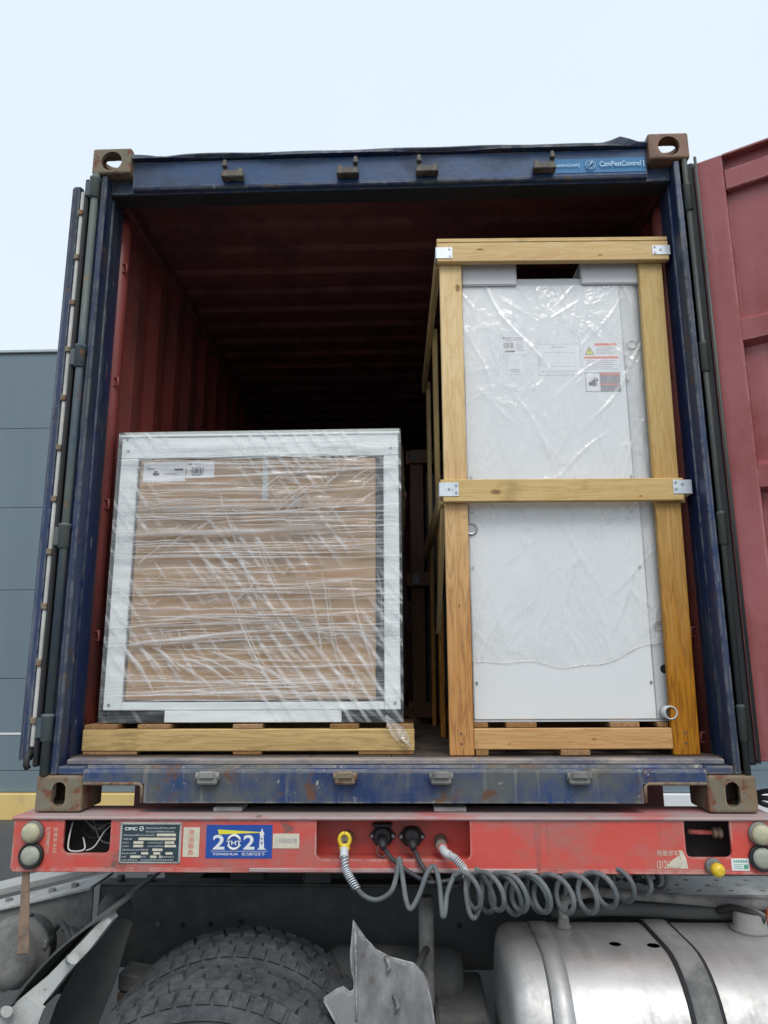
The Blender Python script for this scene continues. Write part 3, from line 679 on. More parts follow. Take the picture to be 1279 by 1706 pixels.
bars([(1.097, 1.125-.004*(i % 2), -.146-i*.0055, -.1445-i*.0055) for i in range(3)]+[(1.128, 1.142, -.158, -.145)], y-.0007, 's_green', s)
bp = part('bump_stop', MB().lathe((1.030, FB, -.150), 'y', [(0, .026), (-.012, .026), (-.016, .020)], 18), 'dust', tr)
part('yellow_cap', MB().lathe((1.036, FB-.014, -.156), 'y', [(0, .021), (-.016, .021), (-.026, .017), (-.031, .008)], 20), 'yellow', bp)
part('hanging_strap', MB().hexa([(-1.216, -.034, -.430), (-1.176, -.034, -.426), (-1.176, -.026, -.426), (-1.216, -.026, -.430), (-1.226, -.030, -.166), (-1.202, -.030, -.166), (-1.202, -.022, -.166), (-1.226, -.022, -.166)], bev=.003), 'strap', tr)
# cables at the right shoulder of the trailer
for q in range(3):
    P = [(1.235, .15, .02+.012*q), (1.27, .08, .055-.02*q), (1.32, .03, .06-.025*q), (1.38, .06, .01-.01*q), (1.40, .3, -.03)]
    part('side_cable', MB().tube(spline(P, 6), .009, 7), 'cable', tr)

# ------------------------------------------------------------------ wheels (tractor and trailer)
AX = -.95; WR = .525
def tyre_mesh(w=.27):
    h = w/2
    prof = [(-h*.80, .30), (-h*.98, .33), (-h*1.08, .40), (-h*1.04, .455), (-h*.97, .495), (-h*.90, .507), (-h*.3, .511), (h*.3, .511), (h*.90, .507), (h*.97, .495), (h*1.04, .455), (h*1.08, .40), (h*.98, .33), (h*.80, .30)]
    # raised rings on the sidewalls
    m = MB().lathe((0, 0, 0), 'y', prof, 96, True)
    for s in (-1, 1):
        for rr in (.352, .372, .386, .44, .449, .458): m.lathe((0, 0, 0), 'y', [(s*h*1.045, rr), (s*(h*1.10 if rr < .43 else h*1.075), rr+.002), (s*h*1.045, rr+.004)], 72, False) if False else None
    rr = random.Random(5)
    NB = 60
    for row, (y0, y1, dt, hb) in enumerate(((-h*.985, -h*.62, 0, .525), (-h*.54, -h*.08, .5, .526), (h*.08, h*.54, .15, .526), (h*.62, h*.985, .65, .525))):
        for i in range(NB):
            a0 = 2*math.pi*(i+dt)/NB; a1 = a0+2*math.pi/NB*(.80 if row in (0, 3) else .86); sk = .035*(1 if i % 2 else -1) if row in (1, 2) else 0
            hh = hb-rr.uniform(0, .003); sh = .010 if row == 0 else (-.0 if row != 3 else 0)
            def p(a_, y_, r_): return (r_*math.cos(a_), y_, r_*math.sin(a_))
            yo = y0 if row != 0 else y0; 
            lo = .503
            r_in0 = hh-(.012 if row == 0 else 0); r_in1 = hh-(.012 if row == 3 else 0)
            m.hexa([p(a0, y0, lo), p(a1, y0, lo), p(a1+sk, y1, lo), p(a0+sk, y1, lo), p(a0+.006, y0+.003, r_in0), p(a1-.006, y0+.003, r_in0), p(a1+sk-.006, y1-.003, r_in1), p(a0+sk+.006, y1-.003, r_in1)])
    return m.mesh('tyre')
def ring_mesh(w=.27):
    h = w/2; m = MB()
    for rr, d in ((.345, 1.06), (.360, 1.09), (.374, 1.10), (.388, 1.105), (.446, 1.075), (.456, 1.06), (.466, 1.045)):
        for s in (-1, 1):
            pts = [(rr*math.cos(2*math.pi*k/64), s*h*d*.995, rr*math.sin(2*math.pi*k/64)) for k in range(65)]
            m.tube(pts, .003, 5, False)
    return m.mesh('sidewall_ring')
def rim_mesh(w=.27, out=-1):
    h = w/2
    m = MB().lathe((0, 0, 0), 'y', [(-h*.82, .302), (-h*.9, .300), (-h*.9, .285), (-h*.3, .27), (h*.1, .24), (h*.12, .13), (-h*.2, .125), (-h*.25, .09), (-h*.5, .085), (-h*.5, .0), (h*.9, 0), (h*.9, .302)], 48)
    for i in range(10):
        t = 2*math.pi*i/10; m.cyl((.17*math.cos(t), h*.12, .17*math.sin(t)), (.17*math.cos(t), -h*.1, .17*math.sin(t)), .016, n=6)
    return m.mesh('rim')
TY, RG, RM = tyre_mesh(), ring_mesh(), rim_mesh()
TY.materials.append(MAT['tyre']); RG.materials.append(MAT['tyre']); RM.materials.append(MAT['dust'])
def wheel(x, y, parent, rot=0, flip=False):
    off = Vector(parent['off'])
    w = bpy.data.objects.new('wheel', TY); col.objects.link(w); w.parent = parent; w.location = Vector((x, y, AX))-off
    w.rotation_euler = (0, rot, rad(180) if flip else 0)
    for nm, me in (('sidewall_ring', RG), ('rim', RM)):
        o = bpy.data.objects.new(nm, me); col.objects.link(o); o.parent = w
for yy in (3.9, 5.2):
    for sx in (-1, 1):
        pass
def trailer_wheels():
    for i, yy in enumerate((3.9, 5.2)):
        part('axle', MB().cyl((-.95, yy, AX), (.95, yy, AX), .06, n=16), 'trailer_dark', tr)
        for sx in (-1, 1):
            part('spring_hanger', B(sx*.44, sx*.56, yy-.45, yy+.45, -.82, -.281, bev=.01), 'trailer_dark', tr)
            for xx in (.86, 1.10):
                off = Vector(tr['off']); w = bpy.data.objects.new('wheel', TY); col.objects.link(w); w.parent = tr
                w.location = Vector((sx*xx, yy, AX))-off; w.rotation_euler = (0, 0, rad(90))
                o = bpy.data.objects.new('rim', RM); col.objects.link(o); o.parent = w
trailer_wheels()

# ------------------------------------------------------------------ tractor unit, turned across under the trailer nose
tk = thing('tractor_unit', 'dusty grey truck tractor chassis turned sideways under the trailer nose, wheels left, fuel tank right', 'truck', (0, .9, GZ))
WX = -.515
wheel(WX, -.195, tk, .02); wheel(WX, .155, tk, .3)
wheel(WX, 1.65, tk, .1, True); wheel(WX, 2.0, tk, .2, True)
part('axle', MB().cyl((WX, .25, AX), (WX, 1.55, AX), .10, n=18), 'chassis', tk)
RT = -.355
for y0 in (.50, 1.32):
    m = MB().box(-1.17, 3.0, y0, y0+.010, RT-.29, RT-.0105).box(-1.17, 3.0, y0, y0+.085, RT-.010, RT, bev=.003).box(-1.17, 3.0, y0+.001, y0+.085, RT-.30, RT-.2905)
    rl = part('frame_rail', m, 'chassis', tk)
    if y0 < 1:
        for i, x in enumerate((-1.10, -.98, -.35, .5, 1.1, 1.7, 2.3)): part('bolt', MB().cyl((x, y0+.035, RT), (x, y0+.035, RT+.022), .016, n=6), 'chassis', rl)
        for x, z in ((-.93, -.50), (-.83, -.505), (-.72, -.50), (-.60, -.49), (.25, -.5)): part('bolt_hole', MB().cyl((x, y0-.004, z), (x, y0+.001, z), .010, n=8), 'steel' if x in (-.93,) else 'black', rl)
# sloped rear ramp plates of the frame
rp = part('ramp_plate', MB().hexa([(-1.70, .36, -.462), (-1.18, .44, RT-.008), (-1.18, .66, RT-.008), (-1.78, .66, -.50), (-1.70, .36, -.452), (-1.18, .44, RT+.004), (-1.18, .66, RT+.004), (-1.78, .66, -.49)], bev=.002), 'dustlight', tk)
part('ramp_web', MB().hexa([(-1.72, .372, -.72), (-1.18, .46, -.64), (-1.18, .47, -.64), (-1.72, .382, -.72), (-1.72, .372, -.466), (-1.18, .46, RT-.010), (-1.18, .47, RT-.010), (-1.72, .382, -.466)]), 'dust', tk)
for x, y in ((-1.27, .50), (-1.36, .50), (-1.53, .50), (-1.60, .46)):
    z = RT+.004-(-1.18-x)*.22; part('bolt', MB().cyl((x, y, z-.01), (x, y, z+.016), .016, n=6), 'dust', rp)
part('cross_brace', MB().hexa([(-1.85, .70, -.47), (-1.72, .70, -.47), (-.98, 1.30, -.40), (-1.18, 1.30, -.40), (-1.85, .70, -.44), (-1.72, .70, -.44), (-.98, 1.30, -.37), (-1.18, 1.30, -.37)], bev=.003), 'dustlight', tk)
for x in (-.9, .2, 1.2): part('cross_member', B(x-.05, x+.05, .52, 1.33, -.60, -.42, bev=.01), 'chassis', tk)
# fifth wheel carrying the trailer nose
part('fifth_wheel', MB().prism(rrect(-.42, .42, .55, 1.35, .12), 'z', -.27, -.201), 'black', tk)
for x in (-.3, .3): part('fifth_wheel_bracket', B(x-.05, x+.05, .5, 1.4, RT+.001, -.271, bev=.006), 'chassis', tk)
# brake chamber and hoses at the left
bc = part('brake_chamber', MB().lathe((-1.33, .20, -.50), 'y', [(-.10, .04), (-.098, .085), (-.06, .10), (-.015, .102), (-.012, .118), (.012, .118), (.015, .102), (.09, .10), (.14, .06)], 28), 'dust', tk)
for t in range(6): part('clamp_bolt', MB().cyl((-1.33+.112*math.cos(t*1.05+.3), .17, -.50+.112*math.sin(t*1.05+.3)), (-1.33+.112*math.cos(t*1.05+.3), .23, -.50+.112*math.sin(t*1.05+.3)), .012, n=6), 'steel', bc)
part('push_rod', MB().lathe((-1.40, .05, -.56), 'y', [(0, .05), (.02, .055), (.06, .03)], 18), 'chassis', bc)
for q in range(4):
    P = [(-1.22+.03*q, .25, -.44), (-1.17+.03*q, .18, -.40-.02*q), (-1.12+.02*q, .15, -.45), (-1.11+.01*q, .14, -.52-.02*q), (-1.16, .14, -.60)]
    part('brake_hose', MB().tube(spline(P, 6), .010, 7), 'chassis', tk)
part('shock_absorber', MB().tube([(-.99, .22, -.36), (-1.06, .20, -.56), (-1.10, .19, -.68)], [.05, .055, .045], 14), 'dust', tk)
part('valve_block', MB().lathe((-.99, .20, -.36), 'z', [(-.06, .03), (-.05, .055), (.0, .06), (.03, .05), (.05, .03)], 14), 'chassis', tk)
# rear mudguard, concave side toward the wheel, with a pale folded rim on its near edge
def arc(r, a0, a1, n): return [(WX+r*math.cos(rad(a0+(a1-a0)*i/n)), AX+r*math.sin(rad(a0+(a1-a0)*i/n))) for i in range(n+1)]
A1, A0 = arc(.775, 117, 160, 14), arc(.768, 117, 160, 14)
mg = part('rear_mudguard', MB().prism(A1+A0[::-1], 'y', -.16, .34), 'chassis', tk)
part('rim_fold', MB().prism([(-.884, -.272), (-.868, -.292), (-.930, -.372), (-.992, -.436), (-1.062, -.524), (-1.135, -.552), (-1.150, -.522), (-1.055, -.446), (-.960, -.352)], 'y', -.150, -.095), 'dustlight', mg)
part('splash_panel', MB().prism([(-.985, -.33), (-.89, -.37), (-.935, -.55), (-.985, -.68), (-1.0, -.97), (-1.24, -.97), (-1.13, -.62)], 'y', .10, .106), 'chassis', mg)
part('stay', MB().hexa([(-1.20, -.05, -.60), (-1.18, -.05, -.61), (-1.18, .02, -.61), (-1.20, .02, -.60), (-.98, .10, -.33), (-.955, .10, -.345), (-.955, .16, -.345), (-.98, .16, -.33)], bev=.003), 'dust', mg)
part('mudguard_clip', MB().cyl((-.985, -.16, -.395), (-.955, -.20, -.380), .015, n=10), 'dustlight', mg)
part('mudguard_clip', MB().cyl((-1.175, -.16, -.540), (-1.145, -.20, -.525), .015, n=10), 'dustlight', mg)
part('lower_flap', MB().prism([(-1.152, -.528), (-1.10, -.500), (-1.052, -.530), (-1.075, -.60), (-1.12, -.76), (-1.32, -.76), (-1.23, -.59)], 'y', -.165, -.151), 'dustlight', mg)
# front mudguard, broken
def sheet(P, T):
    """a bent plate through the listed points, thickness along T"""
    m = MB(); T = Vector(T); A = [m.bm.verts.new(p) for p in P]; Bv = [m.bm.verts.new(Vector(p)+T) for p in P]
    return m, A, Bv
def fmud():
    # outline in (x, z) of the near surface; y falls away toward the top
    O = [(-.118, -.300), (-.080, -.345), (-.044, -.376), (.000, -.395), (.071, -.412), (.098, -.436), (.112, -.460), (.122, -.50), (.150, -.66), (-.10, -.66), (-.160, -.548), (-.199, -.494), (-.165, -.474), (-.142, -.467), (-.122, -.480), (-.112, -.475), (-.111, -.445), (-.120, -.42), (-.124, -.378)]
    m = MB(); T = Vector((.0, .013, .006))
    def y(x, z): return -.20+(z+.545)*.32+.10*max(0, x+.02)-.05*max(0, -.115-x)
    A = [m.bm.verts.new((x, y(x, z), z)) for x, z in O]; Bv = [m.bm.verts.new(Vector((x, y(x, z), z))+T) for x, z in O]
    n = len(O); m.bm.faces.new(A); m.bm.faces.new(Bv[::-1])
    for i in range(n): m.bm.faces.new((A[i], Bv[i], Bv[(i+1) % n], A[(i+1) % n]))
    bmesh.ops.triangulate(m.bm, faces=[f for f in m.bm.faces if len(f.verts) > 4])
    return m
fm = part('front_mudguard', fmud(), 'mudguard', tk, 'broken pale grey front mudguard')
part('edge_rib', MB().tube([(-.110, -.13, -.31), (-.104, -.165, -.42), (-.101, -.188, -.50), (-.100, -.20, -.54)], .004, 6), 'mudguard', fm)
for x, z in ((-.005, -.402), (.020, -.495)): part('clip', MB().tube([(x-.012, -.175+(z+.5)*.3, z+.012), (x-.004, -.195+(z+.5)*.3, z+.014), (x+.004, -.20+(z+.5)*.3, z-.004), (x-.004, -.20+(z+.5)*.3, z-.016)], .006, 8), 'mudguard', fm)
# things standing in the dark behind the mudguard
part('upright_pipe', MB().cyl((.115, .16, -.95), (.115, .16, -.30), .026, n=14), 'dust', tk)
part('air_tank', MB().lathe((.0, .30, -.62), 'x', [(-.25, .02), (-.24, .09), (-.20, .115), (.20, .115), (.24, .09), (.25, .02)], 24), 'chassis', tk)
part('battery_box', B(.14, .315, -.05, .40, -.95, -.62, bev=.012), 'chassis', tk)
for i in range(3): part('box_step', B(.15, .31, -.075, -.051, -.70-i*.08, -.655-i*.08, bev=.006), 'dust', tk)
part('leaf_spring', MB().hexa([(-1.0, .30, -.66), (-.55, .30, -.74), (-.55, .42, -.74), (-1.0, .42, -.66), (-1.0, .30, -.60), (-.55, .30, -.68), (-.55, .42, -.68), (-1.0, .42, -.60)], bev=.006), 'dust', tk)
for i in range(2): part('leaf_spring', MB().hexa([(-1.0, .30, -.70-i*.045), (-.55, .30, -.78-i*.045), (-.55, .42, -.78-i*.045), (-1.0, .42, -.70-i*.045), (-1.0, .30, -.665-i*.045), (-.55, .30, -.745-i*.045), (-.55, .42, -.745-i*.045), (-1.0, .42, -.665-i*.045)], bev=.004), 'strap', tk)
part('mudguard_stay', MB().tube([(.03, -.165, -.47), (.08, .0, -.47), (.115, .14, -.46)], .012, 8), 'chassis', tk)
for x in (.885, 1.62): part('tank_bracket', B(x-.03, x+.03, .20, .4995, -.95, -.50, bev=.006), 'chassis', tk)
# fuel tank
def tank_sec(g=0.0, n=9):
    y0, y1, z0, z1 = -.335-g, .235+g, -1.0-g, -.372+g
    P = []
    for cy, cz, r, a0 in ((y1-.12, z1-.12, .12, 0), (y0+.23, z1-.23, .23, 90), (y0+.20, z0+.20, .20, 180), (y1-.12, z0+.12, .12, 270)):
        for i in range(n+1):
            a = rad(a0+90*i/n); P.append((cy+r*math.cos(a), cz+r*math.sin(a)))
    return P
def loft(stations):
    m = MB(); rings = []
    for x, g in stations: rings.append([m.bm.verts.new((x, u, v)) for u, v in tank_sec(g)])
    n = len(rings[0])
    for a, b in zip(rings, rings[1:]):
        for k in range(n): f = m.bm.faces.new((a[k], a[(k+1) % n], b[(k+1) % n], b[k])); f.smooth = True
    m.bm.faces.new(rings[0]); m.bm.faces.new(rings[-1][::-1]); return m
ft = part('fuel_tank', loft([(.345, -.05), (.350, -.03), (.362, -.012), (.385, -.002), (.40, 0), (1.9, 0), (1.92, -.004), (1.94, -.02), (1.95, -.05)]), 'alu', tk, 'brushed aluminium fuel tank')
for x0, x1, g, mt in ((.455, .462, .003, 'chassis'), (.463, .520, .0025, 'alu')): part('tank_band', loft([(x0, g-.003), (x0+.001, g), (x1-.001, g), (x1, g-.003)]), mt, ft)
for cx, in ((.885,), (1.62,)):
    part('strap', loft([(cx-.048, .001), (cx-.047, .006), (cx+.047, .006), (cx+.048, .001)]), 'rubber', ft)
    part('steel_strap', loft([(cx-.036, .006), (cx-.035, .009), (cx+.035, .009), (cx+.036, .006)]), 'dust', ft)
part('filler_neck', MB().lathe((1.175, .06, -.372), 'z', [(0, .062), (.012, .062), (.014, .052), (.05, .050), (.056, .044), (.058, .02)], 26), 'dust', ft)
part('cap_strap', MB().tube(spline([(1.10, .12, -.33), (1.13, .08, -.31), (1.17, .04, -.312), (1.21, .02, -.33)], 6), .012, 8), 'rubber', ft)
part('tank_fitting', MB().lathe((.570, .07, -.372), 'z', [(0, .024), (.010, .024), (.012, .018), (.03, .018)], 12), 'dust', ft)
part('fuel_line', MB().tube(spline([(.570, .07, -.345), (.572, .075, -.30), (.60, .09, -.285), (.68, .12, -.275), (.80, .13, -.285), (1.0, .135, -.30), (1.2, .13, -.315), (1.4, .13, -.32)], 8), .017, 10), 'dust', tk)
part('harness', MB().tube(spline([(.55, .19, -.36), (.75, .155, -.335), (1.0, .15, -.342), (1.25, .15, -.345), (1.6, .15, -.345)], 8), .024, 10), 'chassis', tk)
part('stain', MB().lathe((.700, -.07, -.3735), 'z', [(0, .02), (.0015, .018)], 16), 'black', ft); part('stain', MB().lathe((.815, -.08, -.3735), 'z', [(0, .024), (.0015, .020)], 14), 'black', ft)
# catwalk plate with holes
pl = B(.80, 1.9, .185, .42, -.306, -.298).mesh('cw'); cs = []
for i in range(9):
    for j in range(3): cs.append((.86+i*.11+.055*(j % 2), .235+j*.065))
cm = MB()
for x, y in cs: cm.cyl((x, y, -.33), (x, y, -.27), .011, n=10)
cw = part('catwalk_plate', cut(pl, [cm.mesh('k')]), 'dustlight', tk)
part('catwalk_edge', B(.80, 1.9, .170, .1845, -.338, -.298, bev=.003), 'dust', cw)
for y in (.72, .80, .88):
    part('step_bar', MB().hexa([(1.22, y-.3, -.27), (1.26, y-.3, -.27), (1.90, y+.15, -.27), (1.86, y+.15, -.27), (1.22, y-.3, -.255), (1.26, y-.3, -.255), (1.90, y+.15, -.255), (1.86, y+.15, -.255)]), 'galv', tk)
part('catwalk_bracket', MB().hexa([(1.24, .08, -.36), (1.5, .08, -.36), (1.5, .22, -.36), (1.24, .22, -.36), (1.26, .10, -.315), (1.5, .10, -.30), (1.5, .22, -.30), (1.26, .22, -.315)], bev=.008), 'orange_part', tk)
for q in range(5):
    x = .74+q*.035
    P = [(x, .24, -.15), (x+.02, .20, -.22-.01*q), (x+.05, .19, -.25), (x+.03, .22, -.20), (x+.09, .26, -.19-.02*(q % 2)), (x+.06, .3, -.17)]
    part('tied_cable', MB().tube(spline(P, 5), .010, 7), 'cable', tk)

# ------------------------------------------------------------------ hoses and cables from the trailer nose
def top_tube(name, P, r, mat, label, cat, n=10, group=None):
    return top(name, MB().tube(P, r, n), mat, label, cat, group=group)
def helix(x0, x1, turns, cy, cz, ry, rz, ph, n=18, sag=0, lean=.0):
    out = []
    for i in range(int(turns*n)+1):
        t = i/n*2*math.pi+ph; f = i/(turns*n); x = x0+(x1-x0)*f
        out.append((x+lean*math.cos(t), cy+ry*math.cos(t)+.55*max(0, f-.55), cz+rz*math.sin(t)+sag*math.sin(math.pi*f)))
    return out
YA = -.115
ha = spline([(-.150, -.02, -.092), (-.152, -.075, -.110), (-.142, -.108, -.150), (-.128, YA, -.172), (-.105, YA, -.205), (-.078, YA, -.228), (-.040, YA, -.236), (.002, YA, -.212), (.020, YA+.01, -.165), (.028, YA+.03, -.122), (.038, YA+.005, -.17), (.050, YA-.02, -.235), (.064, YA-.03, -.252), (.090, YA-.02, -.215), (.115, YA, -.160), (.138, YA+.02, -.144), (.153, YA, -.185), (.160, YA-.03, -.268), (.168, YA-.03, -.262), (.178, YA, -.215), (.205, YA+.02, -.162)], 6)
hx = helix(.225, .93, 10, YA-.005, -.204, .046, .053, 1.6, 20, -.010, -.034)
top_tube('coiled_air_hose', ha[:-1]+hx+[(.97, .12, -.20), (.98, .30, -.22)], .0080, 'hose', 'grey coiled air hose hanging from the yellow coupling under the red beam', 'hose')
hb_ = spline([(.166, -.02, -.100), (.175, -.075, -.106), (.205, -.10, -.118), (.232, -.110, -.145), (.238, -.112, -.17), (.236, -.125, -.215), (.245, -.13, -.268), (.262, -.125, -.282), (.285, -.10, -.24), (.29, -.08, -.19), (.275, -.07, -.150)], 6)
hx2 = helix(.265, .60, 4, YA+.05, -.222, .050, .058, 1.9, 20, -.010, -.040)
top_tube('coiled_air_hose', hb_[:-1]+hx2+[(.78, .10, -.22), (.84, .30, -.24)], .0078, 'hose', 'second coiled air hose, from the white coupling right of the sockets', 'hose')
# springs round the hose ends, couplings
def spring(P, r, turns, w):
    P = [Vector(p) for p in P]; out = []
    n = turns*10; T = (P[-1]-P[0]).normalized(); a = T.orthogonal().normalized(); b = T.cross(a)
    for i in range(n+1):
        f = i/n*(len(P)-1); k = min(int(f), len(P)-2); c = P[k].lerp(P[k+1], f-k); t = 2*math.pi*i/10
        out.append(c+(a*math.cos(t)+b*math.sin(t))*r)
    return MB().tube(out, w, 5)
h1 = [o for o in col.objects if o.name == 'coiled_air_hose'][0]; h1['off'] = (0, 0, -ZC)
h2 = [o for o in col.objects if o.name == 'coiled_air_hose.001'][0]; h2['off'] = (0, 0, -ZC)
part('spring_guard', spring([(-.150, -.068, -.106), (-.143, -.106, -.148), (-.128, YA, -.172), (-.106, YA, -.205)], .012, 16, .0022), 'galv', h1)
part('hose_sleeve', MB().tube(spline([(-.151, -.06, -.100), (-.149, -.085, -.122)], 4), .014, 12), 'white_side', h1)
m = MB().tube([(-.150+.017*math.sin(t*math.pi/9), -.062, -.072+.020*math.cos(t*math.pi/9)) for t in range(19)], .0065, 8)
m.box(-.167, -.133, -.068, -.054, -.106, -.084, bev=.005)
part('yellow_grip', m, 'yellow', h1)
part('spring_guard', spring([(.180, -.080, -.108), (.205, -.10, -.118), (.232, -.110, -.145), (.238, -.112, -.165)], .0115, 18, .0022), 'white_side', h2)
part('hose_sleeve', MB().tube(spline([(.167, -.035, -.100), (.176, -.075, -.107), (.190, -.09, -.111)], 4), .0135, 12), 'white_side', h2)
part('red_tie', MB().tube([(.170+.016*math.sin(t*math.pi/8), -.050, -.102+.016*math.cos(t*math.pi/8)) for t in range(17)]+[(.168, -.055, -.135)], .0016, 5), 'red_print', h2)
top_tube('electric_cable', spline([(-.024, -.02, -.102), (.000, -.06, -.125), (.04, -.09, -.150), (.09, -.095, -.178), (.125, -.09, -.192), (.17, -.085, -.19), (.23, -.07, -.185), (.33, -.03, -.19), (.5, .05, -.2), (.7, .2, -.22)], 6), .0075, 'cable', 'dark electric cable hanging from the open-lidded left socket', 'cable')
top_tube('electric_cable', spline([(.075, -.02, -.104), (.09, -.06, -.130), (.115, -.08, -.165), (.15, -.075, -.205), (.21, -.06, -.21), (.30, -.02, -.2), (.45, .06, -.21), (.65, .2, -.23)], 6), .0075, 'cable', 'dark electric cable hanging from the closed round right socket', 'cable')

# ------------------------------------------------------------------ left: film-wrapped cabinet on its pallet
FZ = .1685
pt = thing('wooden_pallet', 'pale wooden pallet under the film-wrapped cardboard-fronted cabinet', 'pallet', (-.53, .5, FZ))
part('front_stringer', B(-1.136, .083, .15, .19, .182, .259, bev=.003), 'wood_pallet', pt)
for y in (.52, .90): part('stringer', B(-1.136, .083, y, y+.04, .182, .259, bev=.003), 'wood_pallet', pt)
for x0, x1 in ((-1.132, -1.01), (-.934, -.814), (-.581, -.474), (-.225, -.120), (-.02, .08)):
    part('deck_board', B(x0, x1, .152, .94, .2595, .276, bev=.002), 'wood_brown', pt)
for x0, x1 in ((-1.132, -.93), (-.578, -.473), (-.12, .08)):
    part('bottom_board', B(x0, x1, .153, .94, FZ+.001, .1815, bev=.002), 'wood_brown', pt)
cb = thing('wrapped_cabinet', 'mint-white cabinet with cardboard front, wrapped in clear stretch film', 'cabinet', (-.53, .55, .277))
CX0, CX1, CZ0, CZ1 = -1.078, .034, .325, 1.392; CY = .175; CB = .93
part('post', B(CX0, -1.008, CY, CB, CZ0, CZ1-.092, bev=.003), 'mint', cb); part('post', B(-.026, CX1, CY, CB, CZ0, CZ1-.092, bev=.003), 'mint', cb)
part('top_rail', B(CX0, CX1, CY, CB, CZ1-.0915, CZ1-.004, bev=.003), 'mint', cb); part('bottom_rail', B(-1.0075, -.0265, CY, CB, CZ0, .354, bev=.003), 'mint', cb)
part('cover_plate', B(CX0-.004, CX1+.004, CY-.006, CB, CZ1-.0035, CZ1+.006, bev=.002), 'mint', cb)
part('inner_body', B(-1.0075, -.0265, CY+.03, CB-.01, .3545, CZ1-.092), 'grey_panel', cb)
cp = part('cardboard_panel', B(-.998, -.058, CY+.004, CY+.029, .362, 1.293, bev=.003), 'card', cb)
part('tape', B(-.505, -.483, CY+.003, CY+.0038, 1.12, 1.292), 'white_side', cp)
part('base_box', B(CX0+.01, CX1-.005, CY+.02, CB-.02, .277, CZ0-.0005), 'black', cb)
part('skirt', B(-.845, -.185, CY+.002, CY+.019, .281, CZ0-.001, bev=.002), 'mint', cb)
la = part('shipping_label', B(-.985, -.815, CY+.0032, CY+.0038, 1.205, 1.285), 'paper', cp); lb_ = part('shipping_label', B(-.812, -.700, CY+.0032, CY+.0038, 1.218, 1.287), 'paper', cp)
bars([(-.79+i*.0055, -.79+i*.0055+random.choice((.002, .003, .004)), 1.236, 1.262) for i in range(9)]+[(-.79, -.75, 1.228, 1.232), (-.805, -.79, 1.272, 1.279), (-.785, -.755, 1.272, 1.275)], CY+.003, 'ink', lb_, 'barcode')
bars([(-.945, -.92, 1.23, 1.242), (-.94, -.928, 1.243, 1.25), (-.86, -.825, 1.25, 1.258), (-.97, -.94, 1.256, 1.259), (-.90, -.85, 1.235, 1.237)], CY+.003, 'ink', la)
for x, z in ((CX0+.02, CZ1-.01), (CX0+.028, CZ1-.06), (CX1-.03, CZ1-.06), (CX0+.022, .345), (CX1-.02, .35), (-.5, CZ1-.012)):
    part('screw', MB().cyl((x, CY, z), (x, CY-.003, z), .0055, n=10), 'steel', cb)
# film: one sheet round front, top and sides, slightly loose, with pleats
def film_shell():
    m = MB(); bm = m.bm; g = .006; rs = random.Random(11)
    def wob(u, v): return .0022*math.sin(u*23+v*7)+.0018*math.sin(v*41+u*5)+.0014*math.sin(v*83-u*13)
    NX, NZ = 70, 90
    def grid(fn, nu, nv):
        V = [[bm.verts.new(fn(i/nu, j/nv)) for j in range(nv+1)] for i in range(nu+1)]
        for i in range(nu):
            for j in range(nv): f = bm.faces.new((V[i][j], V[i+1][j], V[i+1][j+1], V[i][j+1])); f.smooth = True
    x0, x1, z0, z1, y0, y1 = CX0-g-.004, CX1+g+.004, .282, CZ1+g+.006, CY-g-.006, CB+g
    grid(lambda u, v: (x0+(x1-x0)*u, y0+wob(u*2, v*2)*min(1, 8*min(u, 1-u, 1-v)+.1), z0+(z1-z0)*v), NX, NZ)
    grid(lambda u, v: (x0+wob(u*2, v*2)*min(u*6, 1), y0+(y1-y0)*u, z0+(z1-z0)*v), 20, 60)
    grid(lambda u, v: (x1+wob(u*2, v*2+1)*min(u*6, 1)+.012*math.sin(math.pi*u)*math.exp(-((v-.85)/.15)**2), y0+(y1-y0)*u, z0+(z1-z0)*v), 20, 60)
    grid(lambda u, v: (x0+(x1-x0)*u, y0+(y1-y0)*v, z1+.003+abs(wob(u*3, v*2))*2*min(1, 6*min(u, 1-u, v))), 50, 16)
    return m
fl = part('stretch_film', film_shell(), 'film', cb, 'clear stretch film')
